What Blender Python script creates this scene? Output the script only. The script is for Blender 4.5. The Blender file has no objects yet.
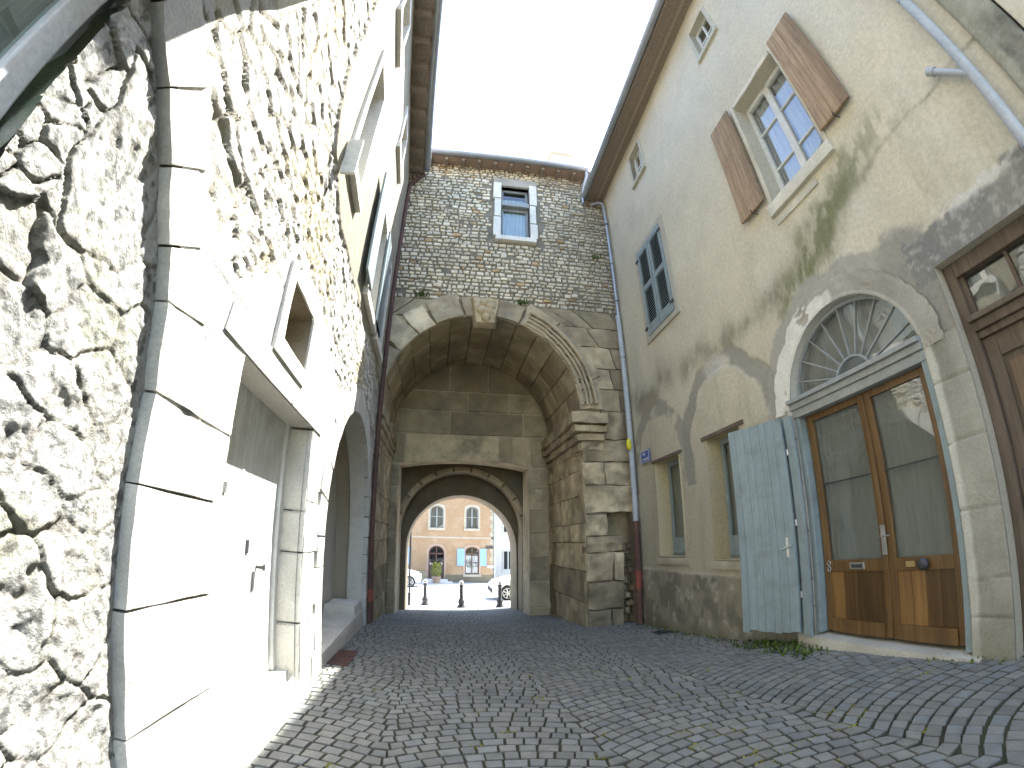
import bpy, math, random
import numpy as np
from mathutils import Matrix, Vector
from mathutils.geometry import tessellate_polygon

random.seed(7)
rng = np.random.default_rng(11)
SC = bpy.context.scene
COL = SC.collection
PI = math.pi

# ------------------------------------------------------------------ camera: wide action-camera lens
cd = bpy.data.cameras.new("camera")
cam = bpy.data.objects.new("camera", cd)
COL.objects.link(cam)
SC.camera = cam
cd.type = 'PANO'
lens = cd if hasattr(cd, 'panorama_type') else cd.cycles
lens.panorama_type = 'FISHEYE_LENS_POLYNOMIAL'
cd.sensor_width = 36
cd.sensor_height = 27
cd.sensor_fit = 'HORIZONTAL'
LQ = 1024 / 36 / 446.15
lens.fisheye_fov = math.radians(175)
lens.fisheye_polynomial_k0 = 0
lens.fisheye_polynomial_k1 = -LQ
lens.fisheye_polynomial_k2 = 0
lens.fisheye_polynomial_k3 = 0.0529 * LQ ** 3
lens.fisheye_polynomial_k4 = 0
cd.clip_start = 0.02
cd.clip_end = 3000
cam.matrix_world = (Matrix.Translation((0, 0, 1.45)) @ Matrix.Rotation(math.radians(-9.41), 4, 'Z')
                    @ Matrix.Rotation(PI / 2 + .3452, 4, 'X') @ Matrix.Rotation(-.0027, 4, 'Z'))

# ------------------------------------------------------------------ daylight
SUN = Vector((.372, .265, .866)).normalized()          # direction towards the sun
world = bpy.data.worlds.new("World")
SC.world = world
world.use_nodes = True
wn = world.node_tree
wn.nodes.clear()
sky = wn.nodes.new('ShaderNodeTexSky')
sky.sky_type = 'NISHITA'
sky.sun_disc = False
sky.sun_elevation = math.asin(SUN.z)
sky.sun_rotation = math.atan2(SUN.x, SUN.y)
sky.air_density = 1.0
sky.dust_density = 1.0
sky.ozone_density = 1.0
bg = wn.nodes.new('ShaderNodeBackground')
bg.inputs[1].default_value = .15
wo = wn.nodes.new('ShaderNodeOutputWorld')
wn.links.new(sky.outputs[0], bg.inputs[0])
wn.links.new(bg.outputs[0], wo.inputs[0])
sl = bpy.data.lights.new("sun", 'SUN')
sl.energy = 3.6
sl.angle = math.radians(.5)
sl.color = (1, .975, .94)
sun = bpy.data.objects.new("sun", sl)
COL.objects.link(sun)
sun.rotation_euler = SUN.to_track_quat('Z', 'Y').to_euler()
SC.view_settings.view_transform = 'Standard'
SC.view_settings.look = 'None'
SC.view_settings.gamma = 1
SC.view_settings.exposure = 2.9
SC.render.engine = 'CYCLES'
SC.cycles.use_denoising = True
SC.cycles.max_bounces = 8
SC.cycles.diffuse_bounces = 7
SC.cycles.glossy_bounces = 3
SC.cycles.transparent_max_bounces = 8

# ------------------------------------------------------------------ helpers
OFF = {}

def tag(o, label=None, cat=None, group=None, kind=None):
    if label: o['label'] = label
    if cat: o['category'] = cat
    if group: o['group'] = group
    if kind: o['kind'] = kind
    return o

def thing(name, label, cat, loc, group=None):
    o = bpy.data.objects.new(name, None)
    COL.objects.link(o)
    o.location = loc
    o.empty_display_size = .2
    OFF[o.name] = np.array(loc, float)
    return tag(o, label, cat, group)

def copy_tree(o, parent=None):
    c = o.copy()
    COL.objects.link(c)
    c.parent = parent
    for ch in list(o.children):
        copy_tree(ch, c)
    return c

class MB:
    """collects vertices and faces in world coordinates, links them as one mesh object"""
    def __init__(s):
        s.v = []; s.f = []; s.sm = []; s.c = []; s.n = 0; s.cut = []
    def mark(s): s.cut.append((len(s.v), len(s.f), s.n))
    def build_each(s, name, material, parent=None, bev=0, recalc=False):
        """one object for every marked piece (box, tube, lathe)"""
        out = []
        cuts = s.cut + [(len(s.v), len(s.f), s.n)]
        for (a, f, n), (a2, f2, n2) in zip(cuts[:-1], cuts[1:]):
            m = MB()
            m.v = s.v[a:a2]; m.c = s.c[a:a2]; m.sm = s.sm[f:f2]; m.n = n2 - n
            m.f = [tuple(i - n for i in t) for t in s.f[f:f2]]
            out.append(m.build(name, material, parent, bev, recalc))
        return out
    def add(s, verts, faces, smooth=False, col=None, flip=False):
        verts = np.asarray(verts, float)
        k = len(verts)
        s.v.append(verts)
        o = s.n
        if flip:
            s.f += [tuple(o + i for i in reversed(f)) for f in faces]
        else:
            s.f += [tuple(o + i for i in f) for f in faces]
        s.sm += [smooth] * len(faces)
        if col is None: col = (1, 1, 1)
        col = np.asarray(col, float)
        if col.ndim == 1: col = np.repeat(col[None], k, 0)
        s.c.append(col)
        s.n += k
        return s
    def build(s, name, material, parent=None, bev=0, recalc=False):
        off = OFF.get(parent.name, np.zeros(3)) if parent else np.zeros(3)
        V = np.concatenate(s.v) - off
        me = bpy.data.meshes.new(name)
        me.from_pydata(V.tolist(), [], s.f)
        me.polygons.foreach_set('use_smooth', s.sm)
        at = me.color_attributes.new('Col', 'FLOAT_COLOR', 'POINT')
        C = np.concatenate(s.c)
        at.data.foreach_set('color', np.concatenate([C, np.ones((len(C), 1))], 1).astype(np.float32).ravel())
        if recalc:
            import bmesh
            bm = bmesh.new(); bm.from_mesh(me)
            bmesh.ops.recalc_face_normals(bm, faces=bm.faces)
            bm.to_mesh(me); bm.free()
        me.materials.append(material)
        me.update()
        o = bpy.data.objects.new(name, me)
        COL.objects.link(o)
        if parent: o.parent = parent
        OFF[o.name] = off
        if bev:
            b = o.modifiers.new('bevel', 'BEVEL')
            b.width = bev; b.segments = 2; b.limit_method = 'ANGLE'
        return o

class Frame:
    """wall frame: u along the wall, z up, n out of the wall"""
    def __init__(s, o, t, nrm, flip=False):
        s.o = np.array(o, float); s.t = np.array(t, float); s.nv = np.array(nrm, float); s.flip = flip
    def __call__(s, u, z, n):
        u, z, n = np.broadcast_arrays(np.asarray(u, float), np.asarray(z, float), np.asarray(n, float))
        p = s.o[None] + u.ravel()[:, None] * s.t + n.ravel()[:, None] * s.nv
        return np.stack([p[:, 0], p[:, 1], z.ravel()], 1)

def side_frame(x, deg, right):
    a = math.radians(deg)
    c, si = math.cos(a), math.sin(a)
    if right:
        return Frame((x * c, -x * si), (si, c), (-c, si), True)
    return Frame((x * c, -x * si), (si, c), (c, -si), False)

RW = side_frame(3.86, 1.66, True)
LW = side_frame(-1.12, -1.42, False)
GW = Frame((0, 9.0), (1, 0), (0, -1))
BW = Frame((0, 12.0), (1, 0), (0, -1))
FW = Frame((0, 30.7), (1, 0), (0, -1))

class Fn:
    def __init__(s, f, flip=False): s.f = f; s.flip = flip
    def __call__(s, u, z, n):
        u, z, n = np.broadcast_arrays(np.asarray(u, float), np.asarray(z, float), np.asarray(n, float))
        r = s.f(u, z, n)
        if isinstance(r, np.ndarray): return r
        return np.stack([np.broadcast_to(a, u.shape).ravel() for a in r], 1)

def hsh(a, b, seed):
    a = np.asarray(a, np.int64); b = np.asarray(b, np.int64)
    n = (a * 374761393 + b * 668265263 + seed * 144269504) & 0x7fffffff
    n = ((n ^ (n >> 13)) * 1274126177) & 0x7fffffff
    n = ((n ^ (n >> 15)) * 1103515245 + 12345) & 0x7fffffff
    n = n ^ (n >> 16)
    return (n & 0xffff) / 65535.0

def vnoise(x, y, seed=0):
    x = np.asarray(x, float); y = np.asarray(y, float)
    xi = np.floor(x).astype(np.int64); yi = np.floor(y).astype(np.int64)
    xf = x - xi; yf = y - yi
    xf = xf * xf * (3 - 2 * xf); yf = yf * yf * (3 - 2 * yf)
    a = hsh(xi, yi, seed); b = hsh(xi + 1, yi, seed); c = hsh(xi, yi + 1, seed); d = hsh(xi + 1, yi + 1, seed)
    return (a * (1 - xf) + b * xf) * (1 - yf) + (c * (1 - xf) + d * xf) * yf

def fbm(x, y, seed=0, octv=4):
    t = 0; amp = .5; tot = 0
    for i in range(octv):
        t = t + amp * vnoise(np.asarray(x) * 2 ** i, np.asarray(y) * 2 ** i, seed + i * 17)
        tot += amp; amp *= .5
    return t / tot

def sstep(a, b, x):
    t = np.clip((np.asarray(x, float) - a) / (b - a), 0, 1)
    return t * t * (3 - 2 * t)

def voronoi(u, z, cu, cz, seed, jit=.85, p=2.6):
    """irregular coursed stones: distance to own centre, gap to the neighbour, cell random"""
    r = np.floor(z / cz).astype(np.int64)
    F1 = np.full(u.shape, 9.); F2 = np.full(u.shape, 9.); ID = np.zeros(u.shape)
    for dr in (-1, 0, 1):
        rr = r + dr
        off = .5 * (rr % 2)
        c = np.floor(u / cu - off).astype(np.int64)
        for dc in (-1, 0, 1):
            cc = c + dc
            px = (cc + off + .5 + jit * (hsh(cc, rr, seed) - .5)) * cu
            pz = (rr + .5 + jit * (hsh(cc, rr, seed + 5) - .5)) * cz
            d = (np.abs((u - px) / cu) ** p + np.abs((z - pz) / cz) ** p) ** (1 / p)
            idv = hsh(cc, rr, seed + 9)
            near = d < F1
            F2 = np.where(near, F1, np.minimum(F2, d))
            ID = np.where(near, idv, ID)
            F1 = np.where(near, d, F1)
    return F1, F2 - F1, ID

def box(mb, fr, u0, u1, z0, z1, n0, n1, col=None):
    mb.mark()
    P = fr([u0, u1, u1, u0] * 2, [z0, z0, z1, z1] * 2, [n0] * 4 + [n1] * 4)
    mb.add(P, [(3, 2, 1, 0), (4, 5, 6, 7), (0, 1, 5, 4), (1, 2, 6, 5), (2, 3, 7, 6), (3, 0, 4, 7)], col=col, flip=fr.flip)
    return mb

def prism(mb, fr, poly, n0, n1, holes=(), col=None, back=True):
    loops = [list(poly)] + [list(h) for h in holes]
    tess = tessellate_polygon([[Vector((a, b, 0)) for a, b in lp] for lp in loops])
    flat = [p for lp in loops for p in lp]
    k = len(flat)
    A = np.array(flat, float)
    P = np.concatenate([fr(A[:, 0], A[:, 1], n1), fr(A[:, 0], A[:, 1], n0)])
    F = []
    for t in tess:
        a, b, c = (A[i] for i in t)
        ccw = (b[0] - a[0]) * (c[1] - a[1]) - (b[1] - a[1]) * (c[0] - a[0]) > 0
        t = tuple(t) if ccw else tuple(reversed(t))
        F.append(t)
        if back: F.append(tuple(i + k for i in reversed(t)))
    s = 0
    for li, lp in enumerate(loops):
        L = len(lp)
        area = sum(lp[i][0] * lp[(i + 1) % L][1] - lp[(i + 1) % L][0] * lp[i][1] for i in range(L))
        for i in range(L):
            a, b = s + i, s + (i + 1) % L
            q = (a, a + k, b + k, b)
            if (area < 0) != (li > 0): q = q[::-1]
            F.append(q)
        s += L
    mb.add(P, F, col=col, flip=fr.flip)
    return mb

def block(mb, fr, q, skirt, h, e=.012, m=1, rough=0., freq=6., seed=0, col=(1, 1, 1), cvar=0., wob=0., sk=.7):
    """one dressed stone: bilinear quad q, rounded edges, uneven face"""
    q = np.asarray(q, float)
    w = (np.linalg.norm(q[1] - q[0]) + np.linalg.norm(q[2] - q[3])) / 2
    hh = (np.linalg.norm(q[3] - q[0]) + np.linalg.norm(q[2] - q[1])) / 2
    es, et = min(.3, e / max(w, 1e-6)), min(.3, e / max(hh, 1e-6))
    s = np.concatenate([[0], np.linspace(es, 1 - es, m + 1), [1]])
    t = np.concatenate([[0], np.linspace(et, 1 - et, m + 1), [1]])
    S, T = np.meshgrid(s, t)
    U = (1 - S) * (1 - T) * q[0, 0] + S * (1 - T) * q[1, 0] + S * T * q[2, 0] + (1 - S) * T * q[3, 0]
    Z = (1 - S) * (1 - T) * q[0, 1] + S * (1 - T) * q[1, 1] + S * T * q[2, 1] + (1 - S) * T * q[3, 1]
    inner = (S > 0) & (S < 1) & (T > 0) & (T < 1)
    H = np.full(S.shape, h)
    if rough: H = H + rough * (fbm(U * freq + seed * 3.1, Z * freq, seed % 97, 3) - .5) * 2
    if m > 1:
        ed = np.minimum(np.minimum(S, 1 - S) * w, np.minimum(T, 1 - T) * hh)
        H = H - .5 * e * (1 - np.clip(ed / (3 * e), 0, 1)) ** 2
    H = np.where(inner, H, skirt)
    if wob:
        U = U + wob * (vnoise(U * 5 + seed, Z * 5, 3) - .5)
        Z = Z + wob * (vnoise(U * 5 + seed, Z * 5, 8) - .5)
    n = len(s)
    c = np.repeat(np.asarray(col, float)[None], n * n, 0)
    if cvar: c = c * (1 + cvar * (fbm(U.ravel() * 4 + seed, Z.ravel() * 4, 5, 3) - .5) * 2)[:, None]
    P = fr(U, Z, H)
    idx = np.arange(n * n).reshape(n, n)
    ii = idx[1:-1, 1:-1]
    k = n - 2
    li = np.arange(k * k).reshape(k, k)
    F = np.stack([li[:-1, :-1], li[:-1, 1:], li[1:, 1:], li[1:, :-1]], -1).reshape(-1, 4).tolist()
    mb.add(P[ii.ravel()], F, smooth=(k > 2), col=c[ii.ravel()], flip=fr.flip)
    ring = lambda g: np.concatenate([g[0, :-1], g[:-1, -1], g[-1, :0:-1], g[:0:-1, 0]])
    inr = ring(ii)
    out = []
    for (i, j) in [divmod(int(q), n) for q in inr]:
        oi = 0 if i == 1 else (n - 1 if i == n - 2 else i)
        oj = 0 if j == 1 else (n - 1 if j == n - 2 else j)
        out.append(idx[oi, oj])
    out = np.array(out)
    L = len(inr)
    V = np.concatenate([P[inr], P[out]]); cc = np.concatenate([c[inr], c[out] * sk])
    mb.add(V, [(t, L + t, L + (t + 1) % L, (t + 1) % L) for t in range(L)], smooth=False, col=cc, flip=fr.flip)

def rect(u0, u1, z0, z1):
    return [(u0, z0), (u1, z0), (u1, z1), (u0, z1)]

def wall_grid(mb, fr, us, zs, keep, height, color, smooth=True):
    us = np.unique(np.round(us, 5)); zs = np.unique(np.round(zs, 5))
    U, Z = np.meshgrid(us, zs)
    H = height(U, Z)
    C = color(U, Z)
    idx = np.arange(U.size).reshape(U.shape)
    cu = (us[:-1] + us[1:]) / 2; cz = (zs[:-1] + zs[1:]) / 2
    CU, CZ = np.meshgrid(cu, cz)
    K = keep(CU, CZ).ravel()
    F = np.stack([idx[:-1, :-1], idx[:-1, 1:], idx[1:, 1:], idx[1:, :-1]], -1).reshape(-1, 4)[K]
    used = np.unique(F)
    re = np.zeros(U.size, np.int64); re[used] = np.arange(len(used))
    P = fr(U, Z, H)[used]
    mb.add(P, re[F].tolist(), smooth=smooth, col=C.reshape(-1, 3)[used], flip=fr.flip)

def inrect(U, Z, r): return (U > r[0]) & (U < r[1]) & (Z > r[2]) & (Z < r[3])

def reveal(mb, fr, u0, u1, z0, z1, d, n=0., col=None):
    for a, b, c, e in ((u0, z0, u0, z1), (u1, z1, u1, z0), (u0, z1, u1, z1), (u1, z0, u0, z0)):
        mb.add(fr([a, c, c, a], [b, e, e, b], [n, n, -d, -d]), [(0, 1, 2, 3)], col=col, flip=fr.flip)

def tube(mb, pts, r, seg=10, col=None, cap=True):
    mb.mark()
    P = [Vector(p) for p in pts]
    rs = r if isinstance(r, (list, tuple)) else [r] * len(P)
    ref = None
    V = []
    for i, p in enumerate(P):
        d = (P[min(i + 1, len(P) - 1)] - P[max(i - 1, 0)]).normalized()
        if ref is None:
            ref = d.orthogonal().normalized()
        else:
            ref = (ref - d * ref.dot(d)).normalized()
        b = d.cross(ref)
        for k in range(seg):
            a = 2 * PI * k / seg
            V.append(p + (ref * math.cos(a) + b * math.sin(a)) * rs[i])
    F = []
    for i in range(len(P) - 1):
        for k in range(seg):
            F.append((i * seg + k, i * seg + (k + 1) % seg, (i + 1) * seg + (k + 1) % seg, (i + 1) * seg + k))
    mb.add([tuple(v) for v in V], F, smooth=True, col=col)
    if cap:
        mb.add([tuple(v) for v in V[:seg]], [tuple(reversed(range(seg)))], col=col)
        mb.add([tuple(v) for v in V[-seg:]], [tuple(range(seg))], col=col)
    return mb

def lathe(mb, c, prof, seg=16, col=None):
    mb.mark()
    V = []; F = []
    for r, z in prof:
        for k in range(seg):
            a = 2 * PI * k / seg
            V.append((c[0] + r * math.cos(a), c[1] + r * math.sin(a), c[2] + z))
    for i in range(len(prof) - 1):
        for k in range(seg):
            F.append((i * seg + k, i * seg + (k + 1) % seg, (i + 1) * seg + (k + 1) % seg, (i + 1) * seg + k))
    mb.add(V, F, smooth=True, col=col)
    mb.add(V[-seg:], [tuple(range(seg))], col=col)
    return mb

def pt(fr, u, z, n): return tuple(fr(u, z, n)[0])

# ------------------------------------------------------------------ materials
def nodes(name):
    m = bpy.data.materials.new(name)
    m.use_nodes = True
    nt = m.node_tree
    nt.nodes.clear()
    out = nt.nodes.new('ShaderNodeOutputMaterial')
    return m, nt, out

def nn(nt, kind, **kw):
    n = nt.nodes.new(kind)
    for k, v in kw.items():
        if k.startswith('i_'):
            n.inputs[int(k[2:]) if k[2:].isdigit() else k[2:].replace('_', ' ')].default_value = v
        else: setattr(n, k, v)
    return n

def mixrgb(nt, fac, a, b, mode='MIX'):
    n = nt.nodes.new('ShaderNodeMix')
    n.data_type = 'RGBA'; n.blend_type = mode
    for i, x in ((0, fac), (6, a), (7, b)):
        if hasattr(x, 'is_linked'): nt.links.new(x, n.inputs[i])
        elif i == 0: n.inputs[0].default_value = x
        else: n.inputs[i].default_value = (*x, 1)
    return n.outputs[2]

def ramp(nt, fac, lo, hi):
    n = nt.nodes.new('ShaderNodeMapRange')
    n.clamp = True
    n.inputs[1].default_value = lo; n.inputs[2].default_value = hi
    nt.links.new(fac, n.inputs[0])
    return n.outputs[0]

def noise(nt, co, scale, detail=6, rough=.6):
    n = nn(nt, 'ShaderNodeTexNoise')
    n.inputs['Scale'].default_value = scale
    n.inputs['Detail'].default_value = detail
    n.inputs['Roughness'].default_value = rough
    nt.links.new(co, n.inputs['Vector'])
    return n.outputs[0]

def surface(name, c1, c2, scale=3., fine=40., bump=.3, dist=.01, rough=.9, attr=True, dirt=None, dirt_amt=.5,
            stretch=None, spec=.3, metallic=0., dirt_scale=1.3):
    """weathered procedural surface; the mesh's own colour attribute carries real colour differences"""
    m, nt, out = nodes(name)
    tc = nn(nt, 'ShaderNodeTexCoord')
    co = tc.outputs['Object']
    if stretch:
        mp = nn(nt, 'ShaderNodeMapping')
        mp.inputs['Scale'].default_value = stretch
        nt.links.new(co, mp.inputs[0]); co = mp.outputs[0]
    big = noise(nt, co, scale, 6)
    sm = noise(nt, co, fine, 8, .7)
    col = mixrgb(nt, ramp(nt, big, .32, .68), c1, c2)
    g = nn(nt, 'ShaderNodeMapRange')
    g.inputs[1].default_value = .25; g.inputs[2].default_value = .75
    g.inputs[3].default_value = .78; g.inputs[4].default_value = 1.18
    nt.links.new(sm, g.inputs[0])
    vm = nn(nt, 'ShaderNodeVectorMath', operation='SCALE')
    nt.links.new(col, vm.inputs[0]); nt.links.new(g.outputs[0], vm.inputs['Scale'])
    col = vm.outputs[0]
    if attr:
        at = nn(nt, 'ShaderNodeAttribute', attribute_name='Col')
        col = mixrgb(nt, 1., col, at.outputs[0], 'MULTIPLY')
    if dirt:
        d = noise(nt, tc.outputs['Object'], dirt_scale, 9, .68)
        k = nn(nt, 'ShaderNodeMath', operation='MULTIPLY')
        k.inputs[1].default_value = dirt_amt
        nt.links.new(ramp(nt, d, .48, .68), k.inputs[0])
        col = mixrgb(nt, k.outputs[0], col, dirt)
    p = nn(nt, 'ShaderNodeBsdfPrincipled')
    nt.links.new(col, p.inputs['Base Color'])
    p.inputs['Roughness'].default_value = rough
    p.inputs['Metallic'].default_value = metallic
    p.inputs['Specular IOR Level'].default_value = spec
    if bump:
        b = nn(nt, 'ShaderNodeBump')
        b.inputs['Strength'].default_value = bump
        b.inputs['Distance'].default_value = dist
        nt.links.new(sm, b.inputs['Height'])
        nt.links.new(b.outputs[0], p.inputs['Normal'])
    nt.links.new(p.outputs[0], out.inputs[0])
    return m

def glass(name, tint=(.75, .8, .78), base=.06, rough=.015):
    """window glass: see-through tinted sheet with a fresnel mirror on top, slightly wavy"""
    m, nt, out = nodes(name)
    tc = nn(nt, 'ShaderNodeTexCoord')
    w = noise(nt, tc.outputs['Object'], 2.2, 2)
    b = nn(nt, 'ShaderNodeBump')
    b.inputs['Strength'].default_value = .06; b.inputs['Distance'].default_value = .05
    nt.links.new(w, b.inputs['Height'])
    t = nn(nt, 'ShaderNodeBsdfTransparent'); t.inputs[0].default_value = (*tint, 1)
    g = nn(nt, 'ShaderNodeBsdfGlossy'); g.inputs['Roughness'].default_value = rough
    g.inputs[0].default_value = (.95, .97, 1, 1)
    nt.links.new(b.outputs[0], g.inputs['Normal'])
    f = nn(nt, 'ShaderNodeFresnel'); f.inputs[0].default_value = 1.52
    a = nn(nt, 'ShaderNodeMath', operation='ADD'); a.inputs[1].default_value = base
    nt.links.new(f.outputs[0], a.inputs[0])
    ge = nn(nt, 'ShaderNodeNewGeometry')
    fb = nn(nt, 'ShaderNodeMath', operation='SUBTRACT'); fb.inputs[0].default_value = 1
    nt.links.new(ge.outputs['Backfacing'], fb.inputs[1])
    fm = nn(nt, 'ShaderNodeMath', operation='MULTIPLY')
    nt.links.new(a.outputs[0], fm.inputs[0]); nt.links.new(fb.outputs[0], fm.inputs[1])
    mx = nn(nt, 'ShaderNodeMixShader')
    nt.links.new(fm.outputs[0], mx.inputs[0]); nt.links.new(t.outputs[0], mx.inputs[1]); nt.links.new(g.outputs[0], mx.inputs[2])
    nt.links.new(mx.outputs[0], out.inputs[0])
    return m

M = {}
M['plaster'] = surface('plaster', (.98, .98, .98), (1.06, 1.05, 1.02), 1.7, 22, .35, .012, .92, dirt=(.36, .33, .25), dirt_amt=.35)
M['limestone'] = surface('limestone', (.58, .56, .51), (.70, .69, .65), 2.2, 45, .7, .009, .9, dirt=(.33, .31, .26), dirt_amt=.6, dirt_scale=2.2)
M['rubble'] = surface('rubble', (.45, .45, .435), (.60, .60, .585), 6, 42, 1.0, .022, .95, dirt=(.30, .28, .20), dirt_amt=.5, dirt_scale=3)
M['oldstone'] = surface('oldstone', (.37, .305, .20), (.52, .445, .31), 1.6, 34, .8, .014, .93, dirt=(.15, .135, .105), dirt_amt=.75)
M['masonry'] = surface('masonry', (.56, .50, .39), (.70, .645, .53), 5, 40, .6, .012, .93, dirt=(.30, .27, .21), dirt_amt=.5, dirt_scale=.9)
M['mortar'] = surface('mortar', (.17, .15, .11), (.25, .22, .165), 4, 50, .6, .012, .95, dirt=(.12, .11, .085), dirt_amt=.6)
M['sett'] = surface('sett', (.160, .166, .155), (.212, .218, .202), 9, 90, .5, .004, .7, dirt=(.085, .092, .085), dirt_amt=.4, spec=.35)
M['joint'] = surface('joint', (.030, .029, .024), (.055, .058, .030), 3, 60, .8, .01, .95)
M['asphalt'] = surface('pale_paving', (.42, .40, .37), (.50, .48, .45), .8, 30, .4, .01, .9)
M['earth'] = surface('earth', (.10, .10, .06), (.14, .13, .08), .05, 2, .3, .05, .95)
M['greywood'] = surface('weathered_wood', (.20, .16, .12), (.31, .25, .19), 2.5, 12, .5, .006, .85, stretch=(9, 9, 1.0))
M['brownwood'] = surface('bare_wood', (.225, .152, .088), (.39, .285, .185), 3, 14, .8, .008, .85, stretch=(14, 14, .7), dirt=(.14, .10, .08), dirt_amt=.5, dirt_scale=2)
M['varnish'] = surface('varnished_wood', (.085, .045, .016), (.175, .100, .034), 1.4, 9, .25, .003, .38, stretch=(16, 16, .9), spec=.5)
M['oldwood'] = surface('old_brown_wood', (.085, .066, .048), (.16, .125, .092), 1.8, 10, .5, .006, .75, stretch=(10, 10, .7), dirt=(.07, .05, .035), dirt_amt=.5)
M['bluepaint'] = surface('blue_paint', (.205, .262, .268), (.262, .315, .318), 1.6, 16, .4, .005, .6, stretch=(14, 14, .6), dirt=(.16, .175, .165), dirt_amt=.6, dirt_scale=5)
M['greypaint'] = surface('grey_paint', (.24, .26, .26), (.31, .33, .32), 1.6, 16, .3, .004, .6, dirt=(.25, .25, .23), dirt_amt=.5)
M['whitepaint'] = surface('white_paint', (.62, .62, .58), (.74, .74, .70), 1.6, 16, .4, .004, .7, stretch=(10, 10, .9), dirt=(.42, .41, .36), dirt_amt=.5, dirt_scale=3)
M['paleframe'] = surface('pale_frame_paint', (.50, .51, .47), (.60, .60, .56), 3, 20, .3, .003, .6)
M['zinc'] = surface('zinc', (.30, .32, .34), (.38, .40, .42), 3, 30, .15, .003, .45, metallic=.55, spec=.5)
M['pvc'] = surface('grey_pipe_paint', (.33, .36, .38), (.39, .42, .44), 2, 20, .1, .002, .45, spec=.5)
M['rust'] = surface('rusty_iron', (.085, .05, .042), (.14, .075, .055), 5, 40, .5, .004, .75)
M['iron'] = surface('dark_iron', (.03, .03, .032), (.05, .05, .05), 5, 40, .2, .003, .5, spec=.5)
M['steel'] = surface('worn_steel', (.42, .42, .40), (.55, .55, .52), 8, 60, .1, .001, .35, metallic=.8)
M['brass'] = surface('brass', (.45, .33, .14), (.55, .42, .2), 8, 60, .1, .001, .4, metallic=.7)
M['tile'] = surface('roof_tile', (.29, .205, .155), (.37, .275, .21), 2, 25, .5, .01, .9, dirt=(.2, .17, .13), dirt_amt=.5)
M['reddish'] = surface('reddish_boards', (.30, .22, .165), (.38, .27, .20), 2, 20, .4, .006, .85)
M['dark'] = surface('dark_room', (.02, .02, .02), (.03, .03, .028), 2, 20, 0, .01, .95)
M['blind'] = surface('grey_green_blind', (.27, .275, .255), (.33, .335, .31), 1, 8, .1, .003, .9, stretch=(6, 6, .5))
M['curtain'] = surface('white_curtain', (.62, .64, .68), (.76, .78, .80), 3, 18, .5, .02, .95, stretch=(8, 8, .5))
M['glass'] = glass('window_glass')
M['glassdark'] = glass('dark_window_glass', (.85, .865, .85), .08)
M['orange'] = surface('orange_render', (.27, .175, .098), (.33, .225, .132), .6, 14, .3, .01, .9, dirt=(.36, .29, .20), dirt_amt=.6)
M['cream'] = surface('cream_stone', (.33, .29, .22), (.40, .36, .28), 2, 20, .3, .01, .9)
M['skyblue'] = surface('sky_blue_paint', (.19, .31, .47), (.24, .37, .52), 2, 20, .1, .003, .6)
M['enamel'] = surface('blue_enamel', (.05, .085, .28), (.07, .11, .33), 3, 40, .05, .001, .3, spec=.5)
M['white'] = surface('white_enamel', (.75, .76, .78), (.80, .80, .80), 3, 40, .05, .001, .35)
M['carpaint'] = surface('silver_car_paint', (.68, .69, .72), (.74, .75, .77), 3, 40, 0, .001, .25, spec=.6)
M['rubber'] = surface('rubber', (.02, .02, .02), (.03, .03, .03), 6, 40, .2, .002, .8)
M['lamp'] = surface('lamp_glass', (.6, .62, .65), (.75, .76, .78), 6, 40, 0, .001, .1, spec=.6)
M['leaf'] = surface('weed_leaf', (.05, .085, .02), (.11, .15, .035), 30, 60, .1, .002, .7)
M['moss'] = surface('moss', (.17, .165, .035), (.28, .26, .06), 30, 60, .1, .002, .9)
M['yellow'] = surface('yellow_plastic', (.62, .55, .04), (.7, .62, .06), 6, 40, .1, .002, .5)
M['redpaint'] = surface('faded_red_paint', (.21, .055, .04), (.28, .085, .06), 6, 40, .3, .003, .7)

# ------------------------------------------------------------------ ground
YL = [-8, -3, 0, 2.6, 4.9, 9, 12, 14.5, 16, 30, 60, 200]
ZL = [.16, .12, .06, .0, -.06, -.26, -.55, -.82, -.96, -1.5, -1.6, -1.7]
YR = [-8, -3, 0, 1.8, 3.3, 4.2, 5.4, 6.8, 8.6, 12, 14.5, 16, 30, 60, 200]
ZR = [.42, .38, .28, .17, .085, .02, -.12, -.25, -.38, -.6, -.82, -.96, -1.5, -1.6, -1.7]
def zg(x, y):
    x = np.asarray(x, float); y = np.asarray(y, float)
    l = np.interp(y, YL, ZL); r = np.interp(y, YR, ZR)
    t = np.clip((x + 1.2) / 5.1, -.1, 1.1)
    dish = -.05 * (1 - (2 * np.clip(t, 0, 1) - 1) ** 2) * (1 - sstep(11, 14, y))
    return l * (1 - t) + r * t + dish

def ground_fn(dz):
    return Fn(lambda u, z, n: (u, z, zg(u, z) + n + dz))

mb = MB()
wall_grid(mb, ground_fn(-.012), np.linspace(-2.2, 5.2, 60), np.linspace(-8, 15.9, 140),
          lambda U, Z: U > -99, lambda U, Z: .006 * fbm(U * 3, Z * 3, 2), lambda U, Z: np.ones(U.shape + (3,)))
tag(mb.build('street_bed', M['joint']), kind='structure')

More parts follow.
